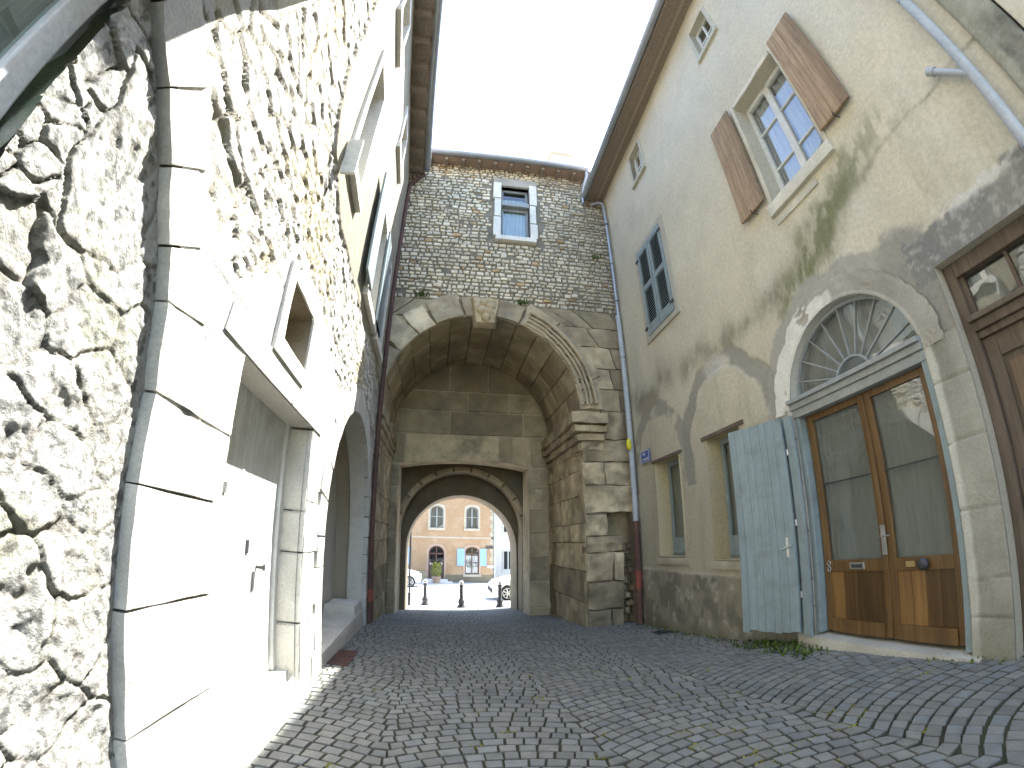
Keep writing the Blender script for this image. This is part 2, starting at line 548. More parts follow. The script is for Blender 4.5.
mb = MB()
gf = ground_fn(0)
W = 1.42; D = .122; RISE = .21
def arcs(x):
    t = ((x - .35) / W + .5) % 1 - .5
    return RISE * (1 - (2 * t) ** 2), -8 * RISE * t / W * (1 - abs(2 * t) ** 5)
j = lambda: random.uniform(-.0045, .0045)
for r in range(-22, 130):
    y0 = r * D + random.uniform(-.004, .004)
    xs = [-2.1 + random.uniform(0, .1)]
    while xs[-1] < 4.85:
        xs.append(xs[-1] + random.uniform(.098, .152) / math.sqrt(1 + arcs(xs[-1] + .06)[1] ** 2 * .8))
    for x0, x1 in zip(xs[:-1], xs[1:]):
        fa, sa = arcs(x0); fb, sb = arcs(x1)
        la, lb = -sa * D * .75, -sb * D * .75
        ta, tb = arcs(x0 + la)[0], arcs(x1 + lb)[0]
        if y0 + max(fa, fb) + D > 15.85 or y0 < -2.4: continue
        g = .0055; gy = .0072
        q = [(x0 + g + j(), y0 + fa + gy + j()), (x1 - g + j(), y0 + fb + gy + j()),
             (x1 - g + lb + j(), y0 + tb + D - gy + j()), (x0 + g + la + j(), y0 + ta + D - gy + j())]
        v = .85 + .30 * random.random()
        t = random.random()
        colr = (v * (1 + .04 * t), v, v * (1 - .05 * t)) if t > .25 else (v * .98, v, v * 1.02)
        block(mb, gf, q, -.016, random.uniform(-.002, .003), e=.006, m=1, col=colr, sk=.38)
tag(mb.build('cobbled_street', M['sett']), kind='structure')

mb = MB()
wall_grid(mb, ground_fn(-.004), np.linspace(-45, 45, 40), np.linspace(15.7, 75, 60),
          lambda U, Z: U > -99, lambda U, Z: 0 * U, lambda U, Z: np.ones(U.shape + (3,)))
tag(mb.build('square', M['asphalt']), kind='structure')
mb = MB()
mb.add([(-400, -400, -2.2), (400, -400, -2.2), (400, 400, -2.2), (-400, 400, -2.2)], [(0, 1, 2, 3)])
tag(mb.build('ground', M['earth']), kind='structure')

# ------------------------------------------------------------------ gate building over the street
gate = thing('gate_building', 'old stone gate building with a round arched passage closing the end of the cobbled lane', 'gate', (.9, 9.2, -.4))
CX, CZ, R0 = .86, 4.2, 2.15
XR, XL = CX + R0, CX - R0
def arc(cx, cz, r, a0, a1, n):
    return [(cx + r * math.cos(math.radians(a0 + (a1 - a0) * i / n)), cz + r * math.sin(math.radians(a0 + (a1 - a0) * i / n))) for i in range(n + 1)]
# backing with the arch opening, the pier recess and the window opening
mb = MB()
outl = ([(-1.9, -1.2), (XL - .02, -1.2)] + arc(CX, CZ, R0 + .02, 180, 0, 40) + [(XR + .02, -1.2), (3.50, -1.2), (3.50, 1.8)]
        + arc(3.81, 1.83, .31, 180, 0, 12) + [(4.12, 1.8), (4.12, -1.2), (4.7, -1.2), (4.7, 11.25), (-1.9, 11.25)])
prism(mb, GW, outl, -.4, -.03, holes=[rect(1.22, 1.97, 8.7, 10.5)], back=True)
mb.build('wall_core', M['mortar'], gate)
mb = MB()
box(mb, Frame((0, 9.34), (1, 0), (0, -1)), 3.4, 4.6, -1.2, 2.3, 0, .02, col=(.78, .74, .62))
mb.build('recess_back', M['oldstone'], gate)
# small coursed stones of the upper wall
mb = MB()
z = 6.70; row = 0
while z < 11.2:
    h = random.uniform(.088, .128)
    if z + h > 11.2: h = 11.22 - z
    u = -1.75 + random.uniform(-.1, 0)
    while u < 4.5:
        w = random.uniform(.09, .23)
        u1 = u + w
        if not (u1 > 1.0 and u < 2.2 and z + h > 8.5 and z < 10.62):
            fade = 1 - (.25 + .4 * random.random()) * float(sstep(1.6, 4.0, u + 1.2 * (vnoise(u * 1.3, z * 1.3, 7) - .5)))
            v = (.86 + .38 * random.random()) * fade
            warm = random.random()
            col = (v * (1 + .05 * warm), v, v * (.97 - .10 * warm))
            if random.random() < .03: col = (v * .8, v * .62, v * .42)
            g = .006 + .006 * random.random()
            j = lambda: random.uniform(-.012, .012)
            if not (random.random() < .012):
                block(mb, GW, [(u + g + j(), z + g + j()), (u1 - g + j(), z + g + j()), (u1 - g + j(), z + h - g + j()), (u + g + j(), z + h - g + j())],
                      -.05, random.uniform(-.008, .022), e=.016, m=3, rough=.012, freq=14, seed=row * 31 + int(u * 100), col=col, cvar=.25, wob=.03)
        u = u1
    z += h; row += 1
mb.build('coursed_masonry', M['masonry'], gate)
# voussoirs
mb = MB(); NV = 11
ring = Fn(lambda u, v, n: (CX + v * np.cos(u), 9.0 - n, CZ + v * np.sin(u)), flip=True)
an = [0]
for i in range(NV): an.append(an[-1] + random.uniform(.8, 1.2))
an = [a / an[-1] * PI for a in an]
for i in range(NV):
    a0, a1 = an[i] + .003, an[i + 1] - .003
    mid = (a0 + a1) / 2
    if abs(mid - PI / 2) < .11: pass
    r1 = R0 + random.uniform(.42, .66)
    v = random.uniform(.8, 1.1)
    if mid > 2.0 and mid < 2.7: v *= 1.5
    block(mb, ring, [(a0, R0 - .01), (a1, R0 - .01), (a1, r1), (a0, r1)], -.06, .03 + random.uniform(0, .03), e=.012, m=12, rough=.035, freq=5, wob=.03,
          seed=i * 7 + 3, col=(v, v * .99, v * .96), cvar=.25)
mb.build('arch_voussoirs', M['oldstone'], gate)
# carved archivolt that survives on the right
mb = MB()
for rr, n0, th in ((R0 + .06, .075, .035), (R0 + .16, .10, .03), (R0 + .25, .115, .03), (R0 + .36, .13, .045)):
    pts = []
    for i in range(41):
        a = math.radians(3 + 62 * i / 40)
        e = .010 * (float(vnoise(i * .35, rr * 5)) - .5)
        pts.append(pt(ring, a, rr + e, n0 - .02 + e))
    tube(mb, pts, [th * (.7 + .5 * float(vnoise(i * .5, rr * 7, 4))) for i in range(41)], 8)
for i in range(9):
    a = math.radians(4 + 60 * i / 8 + random.uniform(-1, 1))
    for k2 in range(2):
        p = pt(ring, a, R0 + .11 + .2 * k2, .1)
        block(mb, ring, [(a, R0 + .08 + .2 * k2), (a + .02, R0 + .08 + .2 * k2), (a + .02, R0 + .17 + .2 * k2), (a, R0 + .17 + .2 * k2)], 0, .1, e=.01, m=2, rough=.01, seed=i)
mb.build('carved_archivolt', M['oldstone'], gate)
# worn keystone
mb = MB()
block(mb, GW, [(.62, 6.06), (1.12, 6.06), (1.26, 6.80), (.48, 6.80)], -.05, .17, e=.07, m=14, rough=.11, freq=5, seed=5, col=(1.15, 1.12, 1.05), cvar=.35)
for (a, b, rr) in ((.78, 6.42, .12), (.98, 6.52, .13), (.88, 6.25, .12), (.83, 6.62, .12)):
    lathe(mb, pt(GW, a, b, .12), [(.02, -rr), (rr * .8, -rr * .6), (rr, 0), (rr * .75, rr * .6), (.02, rr)], 10, col=(1.1, 1.08, 1))
mb.build('keystone', M['oldstone'], gate)
# big blocks of the lower front
mb = MB()
zs_ = [4.2, 4.72, 5.22, 5.75, 6.25, 6.70]
for side in (-1, 1):
    if side > 0:
        mb.build('ashlar_spandrel', M['oldstone'], gate); mb = MB()
    for i in range(len(zs_) - 1):
        z0, z1 = zs_[i], zs_[i + 1]
        RM = R0 + .42
        def edge(z):
            d = RM * RM - (z - CZ) ** 2
            return CX + side * (math.sqrt(d) if d > 0 else 0)
        e0, e1 = edge(z0), edge(z1)
        far = -1.85 if side < 0 else 4.6
        cuts = [0]
        total = abs(far - e0)
        nb = max(1, round(total / .62))
        cs = [0] + sorted((k2 + random.uniform(-.22, .22)) / nb for k2 in range(1, nb)) + [1]
        for k2 in range(nb):
            a, b = cs[k2], cs[k2 + 1]
            U0 = lambda t: e0 + (far - e0) * t; U1 = lambda t: e1 + (far - e1) * t
            p = [(U0(a), z0), (U0(b), z0), (U1(b), z1), (U1(a), z1)]
            if side < 0: p = [p[1], p[0], p[3], p[2]]
            g = .004
            p = [(p[0][0] + g, p[0][1] + g), (p[1][0] - g, p[1][1] + g), (p[2][0] - g, p[2][1] - g), (p[3][0] + g, p[3][1] - g)]
            v = random.uniform(.72, 1.12)
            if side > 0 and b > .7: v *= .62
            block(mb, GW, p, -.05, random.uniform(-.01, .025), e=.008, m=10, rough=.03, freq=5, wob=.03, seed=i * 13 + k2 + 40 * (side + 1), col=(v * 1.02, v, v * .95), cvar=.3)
# right pier down to the ground
zp = [-.75, -.05, .52, 1.12, 1.48, 1.95, 2.55, 3.05, 3.55, 4.2]
for i in range(len(zp) - 1):
    z0, z1 = zp[i], zp[i + 1]
    r_end = 3.84 if z1 < 1.6 else (3.50 if z1 < 2.2 else 4.18)
    cuts = [XR - .0, r_end] if (r_end < 3.7 or i % 2) else [XR, 3.55 + random.uniform(-.1, .1), r_end]
    for a, b in zip(cuts[:-1], cuts[1:]):
        v = random.uniform(.8, 1.15)
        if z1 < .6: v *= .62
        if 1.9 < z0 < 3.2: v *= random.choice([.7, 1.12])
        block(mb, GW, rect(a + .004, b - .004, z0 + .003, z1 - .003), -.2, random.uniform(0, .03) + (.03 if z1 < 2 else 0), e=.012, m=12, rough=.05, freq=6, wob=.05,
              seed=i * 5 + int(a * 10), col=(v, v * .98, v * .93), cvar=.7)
mb.build('ashlar_front', M['oldstone'], gate)
mb = MB()
for i in range(len(zp) - 1):
    block(mb, GW, rect(-1.85, XL - .01, zp[i], zp[i + 1] - .004), -.05, .02, e=.01, m=6, rough=.04, seed=i + 77, col=(.9, .88, .84), cvar=.3)
mb.build('ashlar_pier', M['oldstone'], gate)
# stones that line the recess beside the pier
mb = MB()
rb = Frame((0, 9.30), (1, 0), (0, -1))
for i in range(12):
    for k2 in range(3):
        u = 3.74 + k2 * .14 + random.uniform(-.03, .03); z = -.75 + i * .17 + random.uniform(-.03, .03)
        block(mb, rb, [(u, z), (u + .17, z + random.uniform(-.03, .03)), (u + .16, z + .15), (u + .02, z + .16)], -.05, random.uniform(.0, .22 if z < .3 else .12), e=.03, m=3, rough=.04, freq=8, seed=i * 3 + k2,
              col=(lambda v: (v, v * .95, v * .88))(random.uniform(.5, .95)), cvar=.3)
mb.build('recess_rubble', M['oldstone'], gate)
# barrel vault and side walls
mb = MB()
vault = Fn(lambda u, z, n: (CX - (R0 - n) * np.cos(u), z, CZ + (R0 - n) * np.sin(u)), flip=False)
ys = [9.0, 9.85, 10.6, 11.3, 12.02]
for jx in range(len(ys) - 1):
    for i in range(13):
        a0, a1 = i * PI / 13, (i + 1) * PI / 13
        v = random.uniform(.72, 1.05)
        block(mb, vault, [(a0 + .001, ys[jx] + .003), (a1 - .001, ys[jx] + .003), (a1 - .001, ys[jx + 1] - .003), (a0 + .001, ys[jx + 1] - .003)], -.06, random.uniform(0, .022), e=.007, m=8, rough=.02, freq=4,
              seed=i * 9 + jx, col=(v, v * .98, v * .93), cvar=.3)
th = np.linspace(0, PI, 49)
back = vault(np.tile(th, 2), np.repeat([9.0, 12.02], 49), np.full(98, -.03))
mb.add(back, [(i, i + 1, i + 50, i + 49) for i in range(48)], smooth=True, col=(.5, .48, .44))
mb.build('barrel_vault', M['oldstone'], gate)
mb = MB()
SR = Fn(lambda u, z, n: (XR - n, u, z), flip=True)
SL_ = Fn(lambda u, z, n: (XL + n, u, z), flip=False)
for fr, sd in ((SR, 1), (SL_, 2)):
    mb = MB()
    zz = [-1.3, -.5, .1, .75, 1.35, 1.75, 2.35, 2.9, 3.5, 4.2]
    for i in range(len(zz) - 1):
        ycuts = [9.0, 12.02]
        t = 9.0
        cs = [9.0]
        while t < 11.5:
            t += random.uniform(.5, 1.15); cs.append(min(t, 12.02))
        if cs[-1] < 12.02: cs.append(12.02)
        for a, b in zip(cs[:-1], cs[1:]):
            v = random.uniform(.78, 1.2)
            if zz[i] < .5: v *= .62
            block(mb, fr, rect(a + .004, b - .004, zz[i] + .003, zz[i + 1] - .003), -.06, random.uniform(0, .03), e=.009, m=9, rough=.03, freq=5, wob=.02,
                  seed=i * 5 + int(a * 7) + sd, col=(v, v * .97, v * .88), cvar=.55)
    if sd == 1: box(mb, GW, XR + .02, XR + .3, -1.3, 4.3, -3.0, -.42, col=(.5, .48, .42))
    else: box(mb, GW, XL - .6, XL - .02, -1.3, 4.3, -3.0, -.42, col=(.5, .48, .42))
    mb.build('passage_wall', M['oldstone'], gate)
# impost mouldings
for sd, x0, s in ((0, XR, -1), (1, XL, 1)):
    mb = MB()
    for z0, z1, pr in ((3.30, 3.48, .05), (3.50, 3.66, .12), (3.68, 3.84, .2), (3.86, 4.12, .27)):
        fr = SR if s < 0 else SL_
        pr2 = pr * (1 if s < 0 else .45)
        a = 9.02
        while a < 11.9:
            b = min(a + random.uniform(.5, .9), 12.0)
            block(mb, fr, rect(a, b - .01, z0, z1), -.02, pr2 * random.uniform(.75, 1.1), e=.012, m=6, rough=.03, freq=7, wob=.03, seed=int(a * 9 + z0 * 50), col=(.85, .82, .76), cvar=.35)
            a = b
        if s < 0:
            block(mb, GW, rect(x0 - pr, 3.62 - random.uniform(0, .12), z0, z1), -.2, pr * .8, e=.012, m=8, rough=.04, freq=7, wob=.03, seed=int(z0 * 40), col=(.95, .92, .85), cvar=.35)
        else:
            block(mb, GW, rect(XL - .1, x0 + pr2, z0, z1), -.2, pr2 * .8, e=.03, m=6, rough=.03, freq=7, seed=int(z0 * 44), col=(.8, .78, .72), cvar=.35)
    mb.build('impost_cornice', M['oldstone'], gate)
# inner cross wall with the low segmental opening
def seg_arc(x0, x1, zs0, zc, n=20):
    return [(x0 + (x1 - x0) * i / n, zs0 + (zc - zs0) * (1 - (2 * i / n - 1) ** 2)) for i in range(n + 1)]
mb = MB()
poly = [(-1.9, -1.4), (-1.07, -1.4)] + seg_arc(-1.07, 2.45, 3.40, 3.60) + [(2.45, -1.4), (3.9, -1.4), (3.9, 6.9), (-1.9, 6.9)]
prism(mb, BW, poly, -.9, -.01)
mb.build('cross_wall', M['oldstone'], gate)
mb = MB()
top = lambda u: float(np.interp(u, [p[0] for p in seg_arc(-1.07, 2.45, 3.40, 3.60)], [p[1] for p in seg_arc(-1.07, 2.45, 3.40, 3.60)]))
for us, zb, zt, vv in (([-1.3, -.95, 1.62, 2.02, 2.5, 3.1], None, 4.25, [.8, 1.35, .8, 1.0, .85]), ([-1.4, -.35, .25, 2.3, 3.1], 4.25, 4.92, [.9, .85, .62, .75]),
                       ([-1.4, .75, 1.9, 3.1], 4.92, 5.5, [.75, .7, .8]), ([-1.2, .2, 1.3, 3.0], 5.5, 6.4, [.6, .65, .6])):
    for i in range(len(us) - 1):
        a, b = us[i] + .006, us[i + 1] - .006
        z0a = top(a) if zb is None else zb; z0b = top(b) if zb is None else zb
        v = vv[i]
        block(mb, BW, [(a, z0a + .006), (b, z0b + .006), (b, zt - .006), (a, zt - .006)], -.06, random.uniform(.005, .03), e=.02, m=9, rough=.015, freq=3, seed=i * 3 + int(zt * 10), col=(v, v * .97, v * .88), cvar=.22)
for z0, z1 in ((-1.2, -.4), (-.4, .3), (.3, 1.0), (1.0, 1.6), (1.6, 2.2), (2.2, 2.8), (2.8, 3.38)):
    for a, b in ((2.46, 3.05), (-1.35, -1.08)):
        v = random.uniform(.7, 1.0)
        block(mb, BW, rect(a, b, z0 + .006, z1 - .006), -.05, random.uniform(.005, .03), e=.02, m=6, rough=.02, seed=int(z0 * 20 + a * 3), col=(v, v * .97, v * .9), cvar=.25)
mb.build('cross_wall_blocks', M['oldstone'], gate)
# inner arches towards the square
def arch_wall(mb, y0, y1, cx, r, spring, x0=-2.2, x1=4.4, z1=6.9):
    fr = Frame((0, y0), (1, 0), (0, -1))
    poly = [(x0, -1.6), (cx - r, -1.6)] + arc(cx, spring, r, 180, 0, 36) + [(cx + r, -1.6), (x1, -1.6), (x1, z1), (x0, z1)]
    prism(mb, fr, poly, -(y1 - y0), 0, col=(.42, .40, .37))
mb = MB(); arch_wall(mb, 13.3, 14.05, .70, 1.80, 1.62); mb.build('inner_arch', M['oldstone'], gate)
mb = MB(); arch_wall(mb, 14.05, 15.3, .755, 1.70, 1.1); mb.build('outer_arch', M['oldstone'], gate)
mb = MB()
ir = Fn(lambda u, v, n: (.70 + v * np.cos(u), 13.3 - n, 1.62 + v * np.sin(u)), flip=True)
for i in range(11):
    a0, a1 = i * PI / 11, (i + 1) * PI / 11
    v = random.uniform(.8, 1.1)
    block(mb, ir, [(a0 + .004, 1.80), (a1 - .004, 1.80), (a1 - .004, 1.96), (a0 + .004, 1.96)], -.02, .05, e=.02, m=5, rough=.015, seed=i, col=(v, v * .97, v * .9), cvar=.2)
for sd in (0, 1):
    for z0 in np.arange(-1.2, 1.6, .56):
        cxj = .70 - 1.96 if sd == 0 else .70 + 1.80
        block(mb, Frame((0, 13.3), (1, 0), (0, -1)), rect(cxj, cxj + .16, z0 + .005, min(z0 + .555, 1.61)), -.02, .05, e=.02, m=5, rough=.015, seed=int(z0 * 9), col=(1, .97, .9), cvar=.2)
mb.build('inner_arch_ring', M['oldstone'], gate)
mb = MB()
box(mb, GW, -2.2, 4.4, 3.95, 4.3, -4.32, -3.9)          # ceiling between the cross wall and the inner arch
box(mb, GW, -2.2, -1.5, -1.5, 4.2, -4.3, -3.0); box(mb, GW, 2.9, 4.4, -1.5, 4.2, -4.3, -3.0)
mb.build('passage_ceiling', M['oldstone'], gate)
# shell of the rooms above
mb = MB()
box(mb, GW, -2.1, 4.75, 6.9, 11.2, -6.3, -6.0); box(mb, GW, -2.3, -2.1, -1.5, 11.2, -6.3, 0); box(mb, GW, 4.72, 4.95, -1.5, 11.2, -6.3, -.1)
mb.build('rear_walls', M['mortar'], gate)
mb = MB()
box(mb, Frame((0, 9.9), (1, 0), (0, -1)), .6, 2.6, 8.2, 10.9, 0, .03)
mb.build('room_behind_window', M['dark'], gate)
# roof
mb = MB()
e0, zr0, e1, zr1 = 8.66, 11.22, 12.3, 13.0
for (ya, za, yb, zb) in ((e0, zr0, e1, zr1), (15.6, 11.4, e1, zr1)):
    n = 34
    for i in range(n):
        x0 = -2.3 + i * 7.3 / n; x1 = x0 + 7.3 / n
        xm = (x0 + x1) / 2
        P = [(x0, ya, za + .0), (xm, ya, za + .07), (x1, ya, za), (x1, yb, zb), (xm, yb, zb + .07), (x0, yb, zb)]
        mb.add(P, [(0, 1, 4, 5), (1, 2, 3, 4)], flip=ya > yb)
        mb.add([(x0, ya, za - .05), (x1, ya, za - .05), (x1, yb, zb - .05), (x0, yb, zb - .05)], [(0, 3, 2, 1)], flip=ya > yb)
roof = mb.build('roof', M['tile'], gate)
mb = MB()
for i in range(14):
    x = -1.75 + i * .45
    box(mb, GW, x, x + .09, 11.05, 11.15, 0, .32)
mb.build_each('rafter_end', M['greywood'], roof)
mb = MB(); box(mb, GW, -1.8, 4.4, 11.155, 11.18, -.1, .34); mb.build('eave_boards', M['reddish'], roof)
mb = MB()
def gutter(mb, p0, p1, r, out=None):
    p0 = Vector(p0); p1 = Vector(p1); d = (p1 - p0).normalized()
    side = Vector((-d.y, d.x, 0)); V = []; n = 9
    for p in (p0, p1):
        for i in range(n):
            a = PI + PI * i / (n - 1)
            V.append(p + side * math.cos(a) * r + Vector((0, 0, math.sin(a) * r)))
        for i in range(n):
            a = 2 * PI - PI * i / (n - 1)
            V.append(p + side * math.cos(a) * r * .9 + Vector((0, 0, math.sin(a) * r * .9 + .004)))
    k = 2 * n
    F = [(i, (i + 1) % k, k + (i + 1) % k, k + i) for i in range(k)]
    mb.add([tuple(v) for v in V], F, smooth=False)
    mb.add([tuple(v) for v in V[:k]], [tuple(reversed(range(k)))]); mb.add([tuple(v) for v in V[k:]], [tuple(range(k))])
gutter(mb, (-.95, 8.58, 11.23), (3.62, 8.58, 11.21), .095)
mb.build('gutter', M['zinc'], roof, recalc=True)
mb = MB()
tube(mb, [(3.58, 8.60, 11.13), (3.58, 8.62, 10.95), (3.52, 8.8, 10.7), (3.50, 8.9, 10.4), (3.50, 8.92, 10.15)], .045, 10)
mb.build('downpipe', M['zinc'], roof)
mb = MB()
tube(mb, [(-.92, 8.60, 11.14), (-1.0, 8.66, 10.95), (-1.2, 8.85, 10.7), (-1.27, 8.9, 10.5)], .04, 10)
mb.build('downpipe', M['zinc'], roof)
# chimney on the roof
mb = MB()
cy = 10.3
box(mb, Frame((0, cy), (1, 0), (0, -1)), 3.12, 3.86, 11.9, 13.75, -.6, 0)
ch = mb.build('chimney', M['masonry'], roof, bev=.02)
mb = MB(); box(mb, Frame((0, cy), (1, 0), (0, -1)), 3.05, 3.93, 13.75, 13.9, -.68, .08); mb.build('chimney_cap', M['limestone'], ch) if False else mb.build('chimney_cap', M['limestone'], roof, bev=.02)
# window of the gate
w = None
mb = MB()
for q in (rect(1.0, 1.22, 8.7, 9.35), rect(1.02, 1.22, 9.36, 10.0), rect(.98, 1.22, 10.01, 10.62), rect(1.97, 2.19, 8.7, 9.2), rect(1.97, 2.16, 9.21, 9.85), rect(1.97, 2.2, 9.86, 10.62)):
    block(mb, GW, q, -.1, .045, e=.015, m=4, rough=.008, seed=int(q[0][1] * 9), col=(1.22, 1.18, 1.08), cvar=.12)
block(mb, GW, rect(.98, 2.22, 10.50, 10.82), -.1, .03, e=.02, m=5, rough=.02, seed=4, col=(.55, .52, .46), cvar=.25)
reveal(mb, GW, 1.22, 1.97, 8.7, 10.5, .25, .03, col=(.9, .88, .82))
gw = mb.build('window', M['limestone'], gate)
mb = MB(); block(mb, GW, rect(1.05, 2.14, 8.52, 8.69), -.1, .12, e=.02, m=4, rough=.01, col=(1.2, 1.16, 1.06), cvar=.15); mb.build('sill', M['limestone'], gw)
mb = MB()
box(mb, GW, 1.22, 1.97, 9.80, 9.94, -.2, .0)
for a, b, c, d in ((1.22, 1.29, 8.7, 9.8), (1.90, 1.97, 8.7, 9.8), (1.29, 1.90, 8.7, 8.78), (1.29, 1.90, 9.72, 9.8), (1.22, 1.29, 9.94, 10.5), (1.90, 1.97, 9.94, 10.5), (1.29, 1.9, 10.42, 10.5), (1.29, 1.9, 9.94, 10.02)):
    box(mb, GW, a, b, c, d, -.22, -.14)
mb.build('frame', M['greypaint'], gw, bev=.006)
mb = MB(); box(mb, GW, 1.25, 1.94, 8.74, 10.46, -.19, -.18); mb.build('pane', M['glass'], gw)
mb = MB()
us = np.linspace(1.26, 1.93, 60)
wall_grid(mb, GW, us, np.array([8.75, 9.3, 9.78]), lambda U, Z: U > -9, lambda U, Z: -.215 + .015 * np.sin(U * 60), lambda U, Z: np.ones(U.shape + (3,)))
wall_grid(mb, GW, us, np.array([10.0, 10.2]), lambda U, Z: U > -9, lambda U, Z: -.215 + .015 * np.sin(U * 60), lambda U, Z: np.ones(U.shape + (3,)))
mb.build('curtain', M['curtain'], gw)

# ------------------------------------------------------------------ plastered house on the right
house = thing('plastered_house', 'tall house with stained beige plaster and an arched glass door', 'house', (4.0, 4.5, 0))
AC, AZ, AR_ = 3.05, 2.70, .93
OPEN = [(6.9, 7.88, 1.03, 2.8), (5.08, 6.0, 1.0, 2.83), (.62, 1.76, -1, 3.3), (6.33, 7.5, 5.32, 7.33), (2.27, 3.33, 5.3, 7.2), (2.93, 3.48, 9.0, 9.83), (6.42, 7.0, 9.08, 9.95)]
def keep_right(U, Z):
    k = np.ones(U.shape, bool)
    for r in OPEN: k &= ~inrect(U, Z, r)
    k &= ~inrect(U, Z, (AC - AR_ - .02, AC + AR_ + .02, -1, AZ))
    k &= ~(((U - AC) ** 2 + (Z - AZ) ** 2 < (AR_ + .06) ** 2) & (Z >= AZ - .05))
    return k
def blob(U, Z, u, z, a, b, seed, soft=.35, warp=.5):
    n = fbm(U * 2.2 + seed, Z * 2.2, seed, 5) - .5
    n2 = fbm(U * 9 + seed, Z * 9, seed + 3, 3) - .5
    d = np.sqrt(((U - u) / a) ** 2 + ((Z - z) / b) ** 2) + warp * n * 1.6 + .25 * n2
    return 1 - sstep(1 - soft, 1 + soft, d)
def arcband(U, Z, u, z, r0, r1, seed, soft=.03):
    n = (fbm(U * 3 + seed, Z * 3, seed, 4) - .5) * .22
    n = n + .05 * (fbm(U * 16 + seed, Z * 16, seed + 1, 3) - .5)
    d = np.sqrt((U - u) ** 2 + np.maximum(Z - z, 0) ** 2) + n
    return sstep(r0 - soft, r0 + soft, d) * (1 - sstep(r1 - soft, r1 + soft, d))
def mixc(C, m, c):
    return C * (1 - m[..., None]) + np.array(c)[None, None] * m[..., None]
def col_right(U, Z):
    C = np.empty(U.shape + (3,)); C[:] = (.505, .462, .352)
    C = C * (1 + .20 * (fbm(U * .8, Z * .8, 5, 4) - .5))[..., None]
    C = mixc(C, .55 * sstep(.5, .75, fbm(U * 1.1 + 9, Z * .45, 21, 5)), (.52, .49, .40))          # paler washes
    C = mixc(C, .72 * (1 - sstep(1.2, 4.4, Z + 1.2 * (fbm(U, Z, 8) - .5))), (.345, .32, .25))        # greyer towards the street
    C = mixc(C, .45 * sstep(.55, .72, fbm(U * 6, Z * 1.2, 31, 4)) * (1 - sstep(3, 6, Z)), (.33, .30, .22))  # rain streaks
    # stains along the old ledge line
    zl = np.interp(U, [1.5, 2.6, 3.5, 5, 6.2, 8.2], [4.75, 4.45, 4.2, 4.12, 4.25, 4.32]) + .25 * (fbm(U * 2, Z * 0, 12) - .5)
    wdt = np.interp(U, [1.7, 2.3, 3.2, 4.2, 5.4, 6.5, 8.5], [.02, .16, .34, .15, .15, .24, .26]) * (.6 + .9 * fbm(U * 3, Z * 3, 14))
    wet = np.exp(-((Z - zl) / np.maximum(wdt, .02)) ** 2)
    gaps = sstep(.36, .60, fbm(U * 3.0 + 4, Z * 1.6, 77, 6)) * (.55 + .45 * sstep(.42, .58, fbm(U * 16, Z * 6, 79, 4)))
    C = mixc(C, np.clip(wet * (.35 + .6 * gaps), 0, .85), (.22, .205, .145))
    zrun = Z - 4.5 + .38 * (U - 2.7)
    stk = sstep(.38, .60, fbm(U * 13 + 2 * Z, Z * 5, 141, 5))
    C = mixc(C, .9 * blob(U, 4.5 + zrun * .9, 2.8, 4.48, .95, .30, 41, .5, .9) * (.35 + .65 * stk), (.135, .14, .062))
    C = mixc(C, .5 * blob(U, 4.5 + zrun, 2.2, 4.62, .55, .22, 42, .5, .9) * (.3 + .7 * stk), (.16, .16, .085))
    C = mixc(C, .4 * blob(U, Z, 1.45, 4.85, .35, .25, 43, .6, 1.) * stk, (.22, .21, .14))
    C = mixc(C, .75 * blob(U, Z, 7.9, 4.05, .5, .24, 45, .5, .9), (.19, .165, .12))
    # patches where the plaster came off the relieving arches
    gry = (.245, .235, .20)
    m = arcband(U, Z, 5.45, 2.75, 1.02, 1.30, 3) * (Z > 2.2) * (U < 6.75)
    m = m * sstep(.25, .42, fbm(U * 2.3, Z * 2.3, 61, 4))
    C = mixc(C, .85 * m, gry)
    C = mixc(C, .8 * blob(U, Z, 5.5, 3.88, .33, .15, 51), (.47, .45, .39))
    m = arcband(U, Z, 7.75, 2.75, .92, 1.22, 6) * (Z > 2.3)
    C = mixc(C, .8 * m * sstep(.25, .4, fbm(U * 2.3, Z * 2.3, 63, 4)), gry)
    m = arcband(U, Z, AC, AZ, .9, 1.36, 9) * (Z > 2.45)
    C = mixc(C, .85 * m, np.array((.31, .30, .26)))
    C = mixc(C, .9 * blob(U, Z, 1.95, 3.05, .42, .75, 53, .15), (.225, .215, .185))
    pat = ((U > .35) & (U < 2.0) & (Z > 3.2)) * (1 - sstep(3.64, 3.68, Z + .3 * (fbm(U * 4, Z * 4, 71, 5) - .5)))
    C = mixc(C, .92 * pat, (.17, .168, .155))
    C = mixc(C, .5 * pat * sstep(.56, .64, fbm(U * 22, Z * 22, 73, 3)), (.36, .355, .33))
    C = mixc(C, .8 * (sstep(3.58, 3.70, Z) * (1 - sstep(3.70, 3.8, Z))) * (U > .5) * (U < 1.6) * sstep(.5, .6, fbm(U * 9, Z * 9, 75)), (.55, .54, .50))
    # rising damp on the base
    top = .76 + .06 * (fbm(U * 2, Z * 0, 81) - .5)
    b = (1 - sstep(-.02, .02, Z - top)) * (U > 4.0)
    mot = fbm(U * 3.2, Z * 3.2, 83, 5)
    C = mixc(C, .9 * b, (.235, .215, .165))
    C = mixc(C, .8 * b * sstep(.46, .6, mot), (.15, .14, .11))
    C = mixc(C, .6 * b * sstep(.62, .7, fbm(U * 5, Z * 5, 85, 4)), (.40, .385, .32))
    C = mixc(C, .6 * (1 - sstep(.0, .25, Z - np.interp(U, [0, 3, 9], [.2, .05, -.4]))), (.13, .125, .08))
    # side of windows: yellowish stone
    return C
